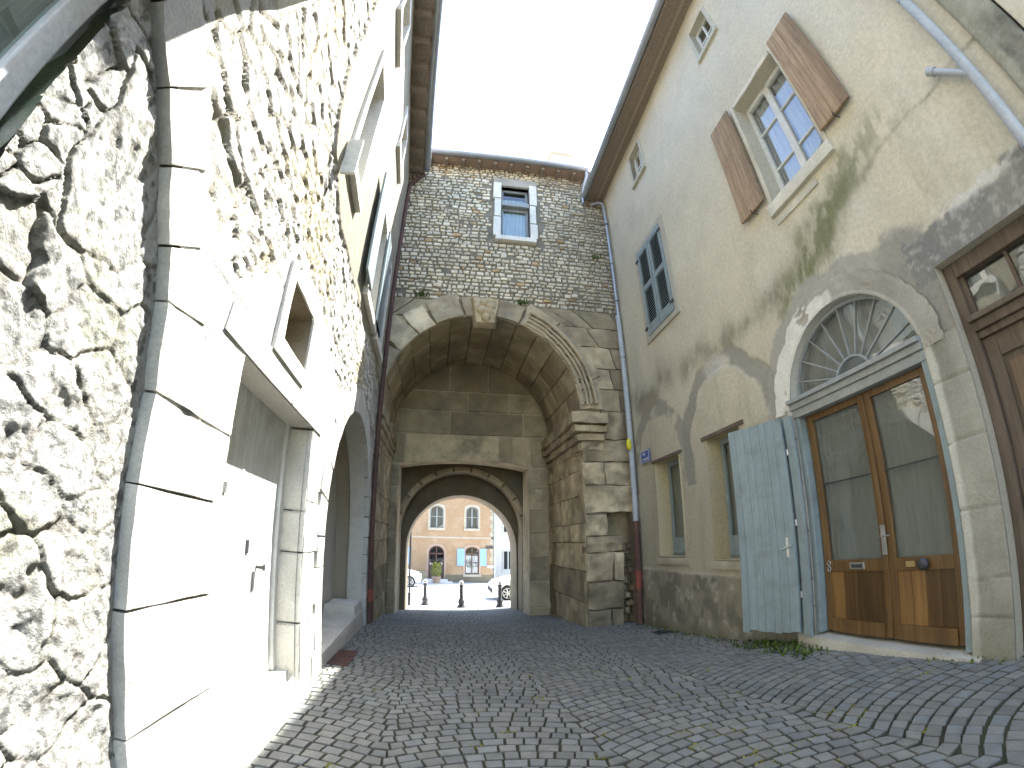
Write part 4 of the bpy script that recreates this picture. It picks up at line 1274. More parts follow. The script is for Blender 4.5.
def left_fields(U, Z):
    wob = .18 * (fbm(U * 2.2, Z * 2.2, 101, 4) - .5)
    pl = sstep(-.03, .03, Z - np.interp(U, *ZPL) + wob * .6)
    sm = 1 - sstep(-.04, .04, Z - np.interp(U, *ZSM) + wob)
    dx = .2 * (fbm(U * 2.5, Z * 2.5, 103, 5) - .5); dz = .16 * (fbm(U * 2.5 + 7, Z * 2.5, 105, 5) - .5)
    F1, G, ID = voronoi(U + dx, Z + dz, .27, .155, 107)
    F1b, Gb, IDb = voronoi(U + dx * .7, Z + dz * .7, .13, .085, 109)
    small = (vnoise(U * .9, Z * .9, 111) > .62)
    F1 = np.where(small, F1b, F1); G = np.where(small, Gb, G); ID = np.where(small, IDb, ID)
    return pl, sm, F1, G, ID
def hgt_left(U, Z):
    pl, sm, F1, G, ID = left_fields(U, Z)
    st = sstep(.0, .13, G) * (.016 + .022 * ID) + .010 * (fbm(U * 14, Z * 14, 113, 4) - .5)
    rub = st - .012
    j = np.minimum(np.abs((Z / .46) % 1 - .5) * .46, 9)
    jl = (1 - sstep(0, .008, np.abs((Z + .02 * (vnoise(U * 2, Z * 0, 4) - .5)) % .47 - .235)))
    smooth = .022 + .010 * (fbm(U * 3, Z * 3, 115, 4) - .5) - .010 * jl
    plaster = .035 + .02 * (fbm(U * 1.2, Z * 1.2, 117, 3) - .5) + .004 * (fbm(U * 18, Z * 18, 119, 2) - .5)
    h = rub * (1 - sm) + smooth * sm
    return h * (1 - pl) + plaster * pl
def col_left(U, Z):
    pl, sm, F1, G, ID = left_fields(U, Z)
    s = sstep(.04, .18, G)
    v = .80 + .42 * ID
    stone = np.stack([v, v * (.985 - .03 * ID), v * (.93 - .07 * ((ID * 7) % 1))], -1)
    mort = np.array((.64, .60, .49))
    rub = stone * s[..., None] + mort * (1 - s[..., None])
    ys = .7 * sstep(.60, .72, fbm(U * 1.3, Z * 1.3, 121, 4))
    rub = rub * (1 - ys[..., None]) + rub * np.array((.9, .8, .55)) * ys[..., None]
    smc = np.array((.92, .915, .89)) * (.9 + .2 * fbm(U * 2, Z * 2, 123))[..., None]
    C = rub * (1 - sm[..., None]) + smc * sm[..., None]
    plc = np.array((.56, .50, .37)) * (.85 + .3 * fbm(U * 1.5, Z * 1.5, 125, 5))[..., None]
    C = C * (1 - pl[..., None]) + plc * pl[..., None]
    # darker, browner stone near the gate
    return C
us = np.concatenate([np.linspace(-.8, 4.6, 250), np.linspace(4.6, 9.05, 150)] + [[r[0], r[1]] for r in LOPEN])
zs = np.concatenate([np.linspace(1.85, 7.4, 265), np.linspace(7.4, 10.45, 60)] + [[r[2], r[3]] for r in LOPEN if r[2] > 1.9] + [[2.38]])
mb = MB()
wall_grid(mb, LW, us, zs, keep_left, hgt_left, col_left)
us = np.concatenate([np.linspace(1.55, 9.05, 150), [DO[0], DO[1]]])
wall_grid(mb, LW, us, np.linspace(-.6, 1.85, 40), keep_left, lambda U, Z: -.02 + 0 * U, lambda U, Z: np.ones(U.shape + (3,)) * .7)
us = np.linspace(-8, -.8, 60)
wall_grid(mb, LW, us, np.linspace(-.5, 10.45, 90), lambda U, Z: U > -99, lambda U, Z: .05 * fbm(U * 2, Z * 3, 31, 4), lambda U, Z: np.ones(U.shape + (3,)) * .95)
wall_grid(mb, LW, np.linspace(-.8, -.6, 5), np.linspace(-.5, 1.85, 20), lambda U, Z: U > -99, lambda U, Z: 0 * U, lambda U, Z: np.ones(U.shape + (3,)) * .95)
mb.build('wall', M['rubble'], sh_)

# rubble filling of the blocked bay nearest the camera
def pier_fields(U, Z):
    dx = .26 * (fbm(U * 2.2, Z * 2.2, 131, 3) - .5); dz = .26 * (fbm(U * 2.2 + 5, Z * 2.2, 133, 3) - .5)
    dx = dx + .035 * (fbm(U * 11, Z * 11, 161, 3) - .5); dz = dz + .035 * (fbm(U * 11 + 4, Z * 11, 163, 3) - .5)
    F1, G, ID = voronoi(U + dx, Z + dz, .29, .19, 135)
    Fb, Gb, IDb = voronoi(U + dx, Z + dz, .13, .09, 137)
    Ub, Zb = U + 1.2 * dx, Z + 1.2 * dz
    e = .9 - np.maximum(np.abs((Ub - 1.03) / .25) + .35 * (2.42 - Zb) / .36, np.abs((Zb - 2.45) / .36))
    big = e > 0
    sm = (vnoise(U * 1.7 + 3, Z * 1.7, 141) > .60)
    G = np.where(sm, Gb * .8, G); ID = np.where(sm, IDb, ID)
    G = np.where(big, np.clip(e + .0, 0, 1), G); ID = np.where(big, .75, ID)
    return G, ID
def hgt_pier(U, Z):
    G, ID = pier_fields(U, Z)
    edge = np.interp(Z, [-1, 1.9, 2.24, 2.43, 2.67, 2.85, 3.01], [1.56, 1.56, 1.46, 1.36, 1.16, .93, .66])
    fall = sstep(.0, .10, edge - U + .03)
    crev = .25 + .75 * sstep(.38, .60, fbm(U * 3, Z * 3, 159, 4))
    h = sstep(.0, .075, G) * (.014 + .022 * ID) * crev + .018 * (fbm(U * 9, Z * 9, 143, 4) - .5) + .013 * (fbm(U * 34, Z * 34, 145, 3) - .5)
    return -.03 + h * (.3 + .7 * fall)
def col_pier(U, Z):
    G, ID = pier_fields(U, Z)
    s = sstep(.03, .2, G)
    v = .78 + .3 * ID
    C = np.stack([v, v * .985, v * .93], -1) * s[..., None] + np.array((.66, .64, .58)) * (1 - s[..., None])
    pit = sstep(.58, .68, fbm(U * 34, Z * 34, 147, 3))
    C = C * (1 - .55 * pit[..., None])
    grn = .3 * sstep(.60, .70, fbm(U * 3, Z * 3, 149, 4))
    return C * (1 - grn[..., None]) + C * np.array((.72, .74, .42)) * grn[..., None]
mb = MB()
wall_grid(mb, LW, np.linspace(.60, 1.58, 130), np.linspace(-.4, 3.1, 430), lambda U, Z: in_near(U, Z, .02) | (Z < 1.8), hgt_pier, col_pier)
endf = Fn(lambda u, z, n: LW(.60 - n + .10 * sstep(2.2, 2.9, z), z, u), flip=True)
wall_grid(mb, endf, np.linspace(-.42, -.02, 30), np.linspace(-.4, 3.1, 140), lambda U, Z: U > -9, lambda U, Z: .05 * (fbm(U * 6, Z * 6, 151, 4) - .5),
          lambda U, Z: (np.ones(U.shape + (3,)) * .62) * (1 - .5 * sstep(.45, .6, fbm(U * 4, Z * 4, 153))[..., None] * np.array((.45, .25, .85))))
mb.build('rubble_infill', M['rubble'], sh_)
# recess on the near side with a pale casement
mb = MB()
for a, b, c, d in ((.50, .60, .2, 3.1), (-.6, -.5, .2, 3.1), (-.5, .5, 2.95, 3.1), (-.5, .5, .2, .32), (-.03, .03, .32, 2.95), (-.5, -.03, 1.2, 1.26), (.03, .5, 1.2, 1.26), (-.5, -.03, 2.05, 2.11), (.03, .5, 2.05, 2.11)):
    box(mb, LW, a, b, c, d, -.20, -.12)
cas = mb.build('window', M['white'], sh_, bev=.008)
mb = MB(); box(mb, LW, -.5, .5, .3, 2.97, -.17, -.16); mb.build('pane', M['glass'], cas)
mb = MB(); box(mb, LW, -.7, .7, .1, 3.2, -.30, -.28); mb.build('curtain', M['curtain'], cas)
mb = MB(); box(mb, LW, -.6, .6, -.4, .2, -.6, -.02); mb.build('sill', M['limestone'], cas)
# arch stones over the bay, and dressed blocks beside the door
mb = MB()
def lpt(poly, z=None): return poly
rows = [(-.25, .59), (.59, 1.08), (1.08, 1.545), (1.545, 1.9)]
for i, (z0, z1) in enumerate(rows):
    v = random.uniform(.74, .88)
    cuts = [1.56, DO[0]] if i % 2 == 0 or True else [1.56, 1.95, DO[0]]
    for a, b in zip(cuts[:-1], cuts[1:]):
        block(mb, LW, rect(a + .0, b - .0, z0 + .0015, z1 - .0015), -.16, .03, e=.005, m=16, rough=.006, freq=6, seed=i * 3 + 2, col=(v, v, v * .97), cvar=.35, wob=.008)
for i in range(1, 7):
    q = [INN[i], OUT[i], OUT[i + 1], INN[i + 1]]
    c = np.mean(q, 0)
    q = [tuple(c + (np.array(p) - c) * .993) for p in q]
    v = random.uniform(.74, .88)
    block(mb, LW, q, -.16, .035, e=.006, m=12, rough=.012, freq=7, seed=i, col=(v, v, v * .96), cvar=.4, wob=.01)
block(mb, LW, [(1.98, 1.905), (DO[0], 1.905), (DO[0], 2.38), (1.84, 2.28)], -.1, .03, e=.005, m=12, rough=.007, seed=50, col=(1.08, 1.08, 1.04), cvar=.1)
mb.build('dressed_stones', M['limestone'], sh_); mb = MB()
for i, (z0, z1) in enumerate(((-.3, .18), (.18, .62), (.62, 1.25), (1.25, 1.72), (1.72, 2.36))):
    v = random.uniform(.76, .88)
    block(mb, LW, rect(DO[1] + .02, NICX - NICR - .30 if i % 2 else NICX - NICR - .42, z0 + .0015, z1 - .0015), -.1, .028, e=.005, m=12, rough=.007, seed=i + 60, col=(v, v, v * .97), cvar=.35, wob=.008)
mb.build('dressed_stones', M['limestone'], sh_); mb = MB()
block(mb, LW, rect(8.98, 9.06, -.6, 3.2), -.1, .02, e=.014, m=8, rough=.01, seed=70, col=(.9, .9, .86), cvar=.15)
mb.build('dressed_stones', M['limestone'], sh_)
# niche: ring, jambs, reveals, back wall, ledge
mb = MB()
nr = Fn(lambda u, v, n: LW(NICX - v * np.cos(u), NICZ + v * np.sin(u), n), flip=False)
for i in range(15):
    a0, a1 = i * PI / 15, (i + 1) * PI / 15
    v = random.uniform(.78, .9)
    block(mb, nr, [(a1 - .002, NICR - .0), (a0 + .002, NICR - .0), (a0 + .002, NICR + .34 + .06 * (i % 2)), (a1 - .002, NICR + .34 + .06 * (i % 2))], -.30, .035, e=.005, m=8, rough=.007, seed=i + 3, col=(v, v, v * .96), cvar=.15)
for s in (0, 1):
    for i, (z0, z1) in enumerate(((-.5, .25), (.25, .72), (.72, 1.08), (1.08, 1.4))):
        v = random.uniform(.76, .88)
        a, b = (NICX - NICR - .30 - .12 * (i % 2 == 0), NICX - NICR) if s == 0 else (NICX + NICR, 8.99)
        block(mb, LW, rect(a, b, z0 + .0015, z1 - .0015), -.30, .033, e=.005, m=8, rough=.007, seed=i + 20 * s, col=(v, v, v * .96), cvar=.15)
niche = mb.build('arched_niche', M['limestone'], sh_)
mb = MB()
t = np.linspace(0, PI, 33)
prof_u = np.concatenate([[NICX - NICR], NICX - NICR * np.cos(t), [NICX + NICR]])
prof_z = np.concatenate([[-.6], NICZ + NICR * np.sin(t), [-.6]])
for (na, nb2, rr, cc) in ((-.05, -.32, 0, (.9, .88, .82)), (-.32, -.62, .13, (.62, .55, .44))):
    k2 = len(prof_u)
    su = NICX + (prof_u - NICX) * (1 + rr / NICR); sz = np.where(prof_z > NICZ, NICZ + (prof_z - NICZ) * (1 + rr / NICR), prof_z)
    mb.add(np.concatenate([LW(su, sz, na), LW(su, sz, nb2)]), [(i, i + k2, i + 1 + k2, i + 1) for i in range(k2 - 1)], col=cc)
    if rr:
        mb.add(np.concatenate([LW(prof_u, prof_z, na), LW(su, sz, na)]), [(i, i + k2, i + 1 + k2, i + 1) for i in range(k2 - 1)], col=cc)
box(mb, LW, 4.6, 9.0, -.6, 3.5, -.70, -.60, col=(.92, .90, .85))
mb.build('niche_lining', M['limestone'], niche)
mb = MB()
block(mb, LW, rect(4.95, 8.62, -.5, .06), -.62, .0, e=.02, m=8, rough=.01, seed=3, col=(.85, .84, .8), cvar=.2)
zlf = Fn(lambda u, v, n: LW(u, n, v), flip=True)
block(mb, zlf, [(4.95, -.60), (8.62, -.60), (8.62, .02), (4.95, .02)], -.3, .08, e=.03, m=10, rough=.012, seed=5, col=(.85, .84, .8), cvar=.2)
block(mb, zlf, [(7.75, -.58), (8.62, -.58), (8.62, -.02), (7.75, -.02)], .0, .24, e=.03, m=8, rough=.012, seed=6, col=(.95, .93, .88), cvar=.2)
mb.build('niche_ledge', M['limestone'], niche)

# plank door on the left
mb = MB()
DD = -.213
planks(mb, LW, DO[0] - .05, DO[1] + .02, .20, 2.45, DD - .05, DD, 13, .0, .06)
ld = mb.build('plank_door', M['whitepaint'], sh_, bev=.004)
ld['label'] = 'wide whitish plank door in a deep stone frame'
mb = MB(); box(mb, LW, 2.70, 2.88, 1.64, 1.71, DD, DD + .012); mb.build('letter_slot', M['steel'], ld, bev=.003)
mb = MB(); tube(mb, [pt(LW, 3.58, 1.13, DD), pt(LW, 3.58, 1.13, DD + .05), pt(LW, 3.58, 1.13, DD + .07)], [.014, .014, .03], 12); mb.build('door_knob', M['iron'], ld)
mb = MB(); tube(mb, [pt(LW, 3.50, 1.10, DD + .01), pt(LW, 3.46, .94, DD + .015)], .008, 6); mb.build('door_pull', M['iron'], ld)
mb = MB(); box(mb, LW, 3.33, 3.38, 1.24, 1.34, DD, DD + .008); mb.build('lock_plate', M['iron'], ld)
mb = MB()
box(mb, LW, DO[1] - .09, DO[1] + .02, .2, 2.42, DD, DD + .03)
mb.build('door_stop', M['whitepaint'], ld)
mb = MB()
lint = [(DO[0] - .32, 2.39), (3.30, 2.39), (3.32, 2.405), (3.36, 2.39), (DO[1] + .30, 2.385), (DO[1] + .34, 2.62), (2.9, 2.60), (DO[0] - .30, 2.56)]
prism(mb, LW, lint, -.26, .034, col=(.84, .83, .80))
for i, (z0, z1) in enumerate(((-.25, .62), (.62, 1.25), (1.25, 1.62), (1.62, 2.375))):
    block(mb, LW, rect(DO[1] + .0, DO[1] + .16, z0 + .0015, z1 - .0015), -.26, .02, e=.01, m=6, rough=.01, seed=i + 4, col=(.98, .97, .93), cvar=.2)
lft = Fn(lambda u, z, n: LW(DO[1] - n, z, u), flip=True)
for i, (z0, z1) in enumerate(((-.25, .62), (.62, 1.25), (1.25, 1.62), (1.62, 2.375))):
    block(mb, lft, rect(-.25, .0, z0 + .003, z1 - .003), -.1, .012, e=.02, m=6, rough=.012, seed=i + 14, col=(.92, .90, .85), cvar=.25)
    block(mb, Fn(lambda u, z, n: LW(DO[0] + n, z, u), flip=False), rect(-.25, .0, z0 + .003, z1 - .003), -.1, .0, e=.02, m=6, rough=.012, seed=i + 24, col=(.95, .94, .9), cvar=.2)
mb.build('door_surround', M['limestone'], sh_)
mb = MB()
block(mb, zlf, [(2.28, -.30), (4.12, -.30), (4.12, -.06), (2.28, -.06)], -.3, .20, e=.02, m=8, rough=.006, seed=6, col=(1.05, 1.04, 1.0), cvar=.1)
block(mb, zlf, [(2.0, -.10), (4.35, -.10), (4.30, .10), (2.05, .12)], -.4, .075, e=.03, m=10, rough=.008, seed=7, col=(1.05, 1.04, 1.0), cvar=.12)
mb.build('doorstep', M['limestone'], sh_)
# small window above the door
mb = MB()
a, b, c, d = SW
for q in (rect(a - .16, a, c - .1, d + .1), rect(b, b + .03, c - .02, d + .1), rect(a, b, d, d + .12), rect(a - .16, b + .03, c - .16, c)):
    block(mb, LW, q, -.1, .05, e=.012, m=5, rough=.006, seed=int(q[0][0] * 9), col=(1.1, 1.09, 1.05), cvar=.1)
reveal(mb, LW, a, b, c, d, .40, .03, col=(.36, .31, .23))  # limestone darkened here: the shade inside the opening is in the colour
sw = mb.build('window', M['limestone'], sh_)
mb = MB(); box(mb, LW, a, b, c, d, -.42, -.40); mb.build('dark_pane', M['dark'], sw)
mb = MB()
for u in (a + .2, a + .42): tube(mb, [pt(LW, u, c, -.2), pt(LW, u, d, -.2)], .009, 6)
mb.build_each('bar', M['rust'], sw)
# upper windows with louvred shutters
def left_window(r, label, leaf=True):
    a, b, c, d = r
    mb = MB()
    for q in (rect(a - .16, a, c - .12, d + .14), rect(b, b + .14, c - .12, d + .14), rect(a, b, d, d + .14)):
        block(mb, LW, q, -.1, .075, e=.012, m=4, rough=.005, seed=int(q[0][0] * 9), col=(1.12, 1.11, 1.06), cvar=.1)
    block(mb, LW, rect(a - .2, b + .18, c - .16, c), -.2, .11, e=.015, m=4, rough=.005, col=(1.1, 1.08, 1.02))
    reveal(mb, LW, a, b, c, d, .25, .07, col=(.9, .88, .82))
    w = mb.build('window', M['limestone'], sh_)
    if label: w['label'] = label
    mb = MB()
    box(mb, LW, a, b, c, d, -.24, -.22, col=(1.2, 1.2, 1.2))
    for z in np.arange(c + .05, d - .05, .06):
        box(mb, LW, a + .05, b - .05, z, z + .035, -.22, -.20)
    mb.build('louvred_blind', M['greypaint'], w)
    if leaf:
        mb = MB(); 
        hs = Frame(LW(a, 0, .09)[0][:2], np.array(LW.nv) * .94 - np.array(LW.t) * .34, np.array(LW.t) * .94 + np.array(LW.nv) * .34, False)
        box(mb, hs, 0, .30, c + .02, c + .62, -.02, .02)
        mb.build('shutter', M['greypaint'], w, bev=.004)
    return w
bwn = left_window(BWN, 'tall window with a pale stone frame and louvred blind', False)
mb = MB(); box(mb, LW, 3.16, 3.20, 4.66, 5.15, .05, .20)
mb.build('shutter', M['paleframe'], bwn, bev=.004)
for r in (FW1, FW2):
    w = left_window(r, None, False)
    for s in (0, 1):
        mb = MB(); a, b = (r[0] - .62, r[0] - .04) if s == 0 else (r[1] + .04, r[1] + .62)
        if s == 1 and r is FW2: continue
        box(mb, LW, a, b, r[2], r[3], .10, .135)
        mb.build('shutter', M['bluepaint'], w, bev=.004)
for r in (TW1, TW2): left_window(r, None, False)
# eave with rafters, gutter, roof, rear
mb = MB()
V = []
prof = [(.42, 10.62), (.42, 10.70), (-3.2, 12.5), (-6.4, 11.0), (-6.4, 10.9), (-3.2, 12.4)]
for u in (-8, 8.95):
    for n, z in prof: V.append(pt(LW, u, z, n))
mb.add(V, [(i, (i + 1) % 6, 6 + (i + 1) % 6, 6 + i) for i in range(6)] + [(0, 1, 2, 5), (2, 3, 4, 5), (6, 11, 8, 7), (8, 11, 10, 9)])
roofL = mb.build('roof', M['tile'], sh_, recalc=True)
mb = MB(); box(mb, LW, -8, 8.9, 10.55, 10.6, -.1, .42); mb.build('eave_soffit', M['greywood'], roofL)
mb = MB()
for u in np.arange(-7.6, 8.9, .62): box(mb, LW, u, u + .12, 10.40, 10.55, -.1, .38)
mb.build_each('rafter_end', M['greywood'], roofL)
mb = MB(); gutter(mb, pt(LW, -8, 10.60, .50), pt(LW, 8.7, 10.56, .50), .085); mb.build('gutter', M['zinc'], roofL, recalc=True)
mb = MB(); box(mb, LW, -8, 9.0, -1, 10.5, -6.3, -6.1, col=(.7, .68, .6)); box(mb, LW, -8.2, -8, -1, 10.5, -6.1, 0, col=(.7, .68, .6)); box(mb, LW, 9.0, 14, -1.5, 10.5, -6.1, -.35, col=(.7, .68, .6)); mb.build('rear_walls', M['rubble'], sh_)
mb = MB(); tube(mb, [pt(LW, 8.85, 10.5, .45), pt(LW, 8.85, 10.3, .2), pt(LW, 8.86, 10.05, .08), pt(LW, 8.88, 1.35, .08)], .05, 12)
ldp = mb.build('downpipe', M['rust'], sh_)
mb = MB(); tube(mb, [pt(LW, 8.88, 1.36, .08), pt(LW, 8.90, .35, .08)], .062, 12); tube(mb, [pt(LW, 8.9, .36, .08), pt(LW, 8.9, -.22, .08)], .066, 12); mb.build('iron_foot', M['rust'], ldp)
mb = MB(); tube(mb, [pt(LW, 8.9, .42, .08), pt(LW, 8.9, .18, .08)], .068, 12); mb.build('red_band', M['redpaint'], ldp)
mb = MB()
for z in (1.4, 3.0, 4.9, 6.8, 8.7): tube(mb, [pt(LW, 8.87, z, .08), pt(LW, 8.87, z + .04, .08)], .062, 10)
mb.build_each('bracket', M['rust'], ldp)
# stone slab on a bracket just overhead (its shade falls across the top of the near bay)
mb = MB()
prism(mb, Frame(LW(.66, 0, 0)[0][:2], LW.nv, -np.array(LW.t), True), [(-.05, 4.0), (.35, 4.35), (.78, 4.45), (.78, 4.6), (-.05, 4.6)], -.58, 0)
mb.build('projecting_slab', M['limestone'], sh_, bev=.015)

# ------------------------------------------------------------------ signs, grates, weeds in the lane
sgn = thing('street_sign', 'small blue enamel street name plate on the plaster beside the downpipe', 'sign', tuple(RW(8.22, 3.0, .03)[0]))
mb = MB(); box(mb, RW, 8.02, 8.44, 2.88, 3.14, .035, .05); mb.build('plate', M['enamel'], sgn, bev=.004)
mb = MB()
for q in ((8.03, 8.43, 2.89, 2.90), (8.03, 8.43, 3.12, 3.13), (8.03, 8.04, 2.9, 3.12), (8.42, 8.43, 2.9, 3.12)): box(mb, RW, *q, .05, .052)
mb.build('border', M['white'], sgn)
def letters(fr, word, uc, z0, h, n, mat, parent, name):
    cu = bpy.data.curves.new(name, 'FONT')
    cu.body = word; cu.size = h; cu.align_x = 'CENTER'; cu.extrude = .001
    o = bpy.data.objects.new(name, cu)
    dg = bpy.context.evaluated_depsgraph_get()
    COL.objects.link(o)
    me = bpy.data.meshes.new_from_object(o.evaluated_get(bpy.context.evaluated_depsgraph_get()))
    bpy.data.objects.remove(o)
    mb = MB()
    V = np.array([v.co[:] for v in me.vertices]); F = [tuple(p.vertices) for p in me.polygons]
    bpy.data.meshes.remove(me)
    sx = -1 if fr.flip else 1
    mb.add(fr(uc + sx * V[:, 0], z0 + V[:, 1], n + V[:, 2]), F)
    return mb.build(name, mat, parent)
letters(RW, 'RUE', 8.26, 3.035, .075, .0525, M['white'], sgn, 'lettering')
letters(RW, 'ST-MARCEL', 8.22, 2.93, .062, .0525, M['white'], sgn, 'lettering')

def grate(name, label, c, yaw, l, w, bars, mat):
    t = thing(name, label, 'drain', c)
    R = Matrix.Rotation(yaw, 3, 'Z')
    def bx(x0, x1, y0, y1, z0, z1, mb):
        P = []
        for z in (z0, z1):
            for x, y in ((x0, y0), (x1, y0), (x1, y1), (x0, y1)):
                v = R @ Vector((x, y, 0)); X = c[0] + v.x; Y = c[1] + v.y
                P.append((X, Y, float(zg(X, Y)) + z))
        mb.add(P, [(3, 2, 1, 0), (4, 5, 6, 7), (0, 1, 5, 4), (1, 2, 6, 5), (2, 3, 7, 6), (3, 0, 4, 7)])
    mb = MB()
    e = .03
    for q in ((-w / 2, w / 2, -l / 2, -l / 2 + e), (-w / 2, w / 2, l / 2 - e, l / 2), (-w / 2, -w / 2 + e, -l / 2 + e, l / 2 - e), (w / 2 - e, w / 2, -l / 2 + e, l / 2 - e)):
        bx(*q, -.03, .016, mb)
    mb.build('rim', mat, t)
    mb = MB()
    for i in range(bars):
        y = -l / 2 + e + (l - 2 * e) * (i + .5) / bars
        bx(-w / 2 + e, w / 2 - e, y - .35 * l / bars, y + .35 * l / bars, -.03, .012, mb)
    mb.build('bars', mat, t)
    return t
p = LW(5.75, 0, .13)[0]
grate('drain_grate', 'rusty brown iron drain grate in the setts below the arched niche', (p[0], p[1], float(zg(p[0], p[1]))), math.radians(1.4), .85, .24, 12, M['rust'])
p = RW(7.35, 0, .27)[0]
grate('drain_grate', 'small dark drain grate near the foot of the grey downpipe', (p[0], p[1], float(zg(p[0], p[1]))), math.radians(-1.7), .34, .30, 7, M['iron'])

def weeds(name, label, spots, hgt, count, cat='weeds', kind='stuff', mat='leaf'):
    mb = MB()
    for (x, y, z, sx, sy) in spots:
        for i in range(count):
            px, py = x + random.gauss(0, sx), y + random.gauss(0, sy)
            pz = z if z is not None else float(zg(px, py)) - .01
            a = random.uniform(0, 2 * PI); l = hgt * random.uniform(.4, 1.1); lean = random.uniform(.2, 1.1) * l
            w = random.uniform(.006, .016)
            dx, dy = math.cos(a), math.sin(a)
            v = random.uniform(.6, 1.3); c = (v, v, v * random.uniform(.6, 1.0))
            P = [(px - dy * w, py + dx * w, pz), (px + dy * w, py - dx * w, pz),
                 (px + dx * lean * .45 + dy * w, py + dy * lean * .45 - dx * w, pz + l * .7), (px + dx * lean * .45 - dy * w, py + dy * lean * .45 + dx * w, pz + l * .7),
                 (px + dx * lean, py + dy * lean, pz + l)]
            mb.add(P, [(0, 1, 2, 3), (3, 2, 4)], col=c)
    return tag(mb.build(name, M[mat]), label, cat, None, kind)
sp = []
for u in np.linspace(3.75, 4.95, 16):
    p = RW(u, 0, random.uniform(.05, .42))[0]; sp.append((p[0], p[1], None, .07, .07))
weeds('weeds', 'low green weeds growing under the open blue shutter', sp, .075, 22)
sp = []
for u in list(np.linspace(1.85, 2.4, 4)) + list(np.linspace(5.2, 8.4, 14)):
    p = RW(u, 0, random.uniform(.06, .14))[0]; sp.append((p[0], p[1], None, .05, .06))
weeds('grass', 'sparse grass along the foot of the plastered wall', sp, .05, 9)
sp = []
for i in range(60):
    x = random.uniform(1.6, 3.7); y = random.uniform(1.6, 3.4)
    if fbm(x * 2.2, y * 2.2, 301, 3) > .52: sp.append((x, y, None, .035, .035))
for i in range(40):
    x = random.uniform(-.8, 3.4); y = random.uniform(2.4, 6)
    if fbm(x * 2, y * 2, 303, 3) > .55: sp.append((x, y, None, .04, .04))
weeds('moss', 'yellowish moss in the joints of the cobbles', sp, .013, 50, mat='moss')
for (x, z, lab) in ((-.62, 6.74, 'dark weed tuft rooted on the left end of the ledge above the arch'), (1.72, 6.72, 'dark weed tuft rooted right of the keystone on the ledge'), (3.7, 8.3, 'weed tuft growing from the masonry near the right corner')):
    t = weeds('weed_tuft', lab, [(x, 8.94, z, .08, .02)], .13, 40, 'weed', None)

# ------------------------------------------------------------------ the square beyond the gate
bol = thing('bollard', 'dark cast iron bollard nearest the thin metal pole', 'bollard', (-.39, 16.5, float(zg(-.39, 16.5))), 'bollards at the edge of the square')
zb = bol.location.z
mb = MB(); lathe(mb, (-.39, 16.5, zb - .01), [(.15, 0), (.15, .06), (.115, .09), (.10, .16), (.12, .19), (.12, .24), (.085, .29), (.07, .34), (.062, .62), (.062, .72), (.08, .74), (.08, .78), (.055, .80)], 18)
mb.build('shaft', M['iron'], bol)
mb = MB(); lathe(mb, (-.39, 16.5, zb - .01), [(.05, .80), (.075, .83), (.085, .87), (.075, .91), (.045, .94), (.01, .95)], 18); mb.build('cap', M['steel'], bol)
for x, y, lab in ((.86, 15.9, 'middle dark cast iron bollard of the row of three'), (2.19, 15.9, 'dark cast iron bollard in front of the silver car wheel')):
    c = copy_tree(bol); c.location = (x, y, float(zg(x, y))); c['label'] = lab
pole = thing('sign_pole', 'thin dark metal pole standing just beyond the archway', 'pole', (-.93, 16.2, float(zg(-.93, 16.2))))
mb = MB(); tube(mb, [(-.93, 16.2, -1.05), (-.93, 16.2, 3.1)], .035, 10); mb.build('post', M['iron'], pole)
mb = MB(); tube(mb, [(-.93, 16.2, -1.0), (-.93, 16.2, -.5)], .06, 10); mb.build('pole_base', M['iron'], pole)

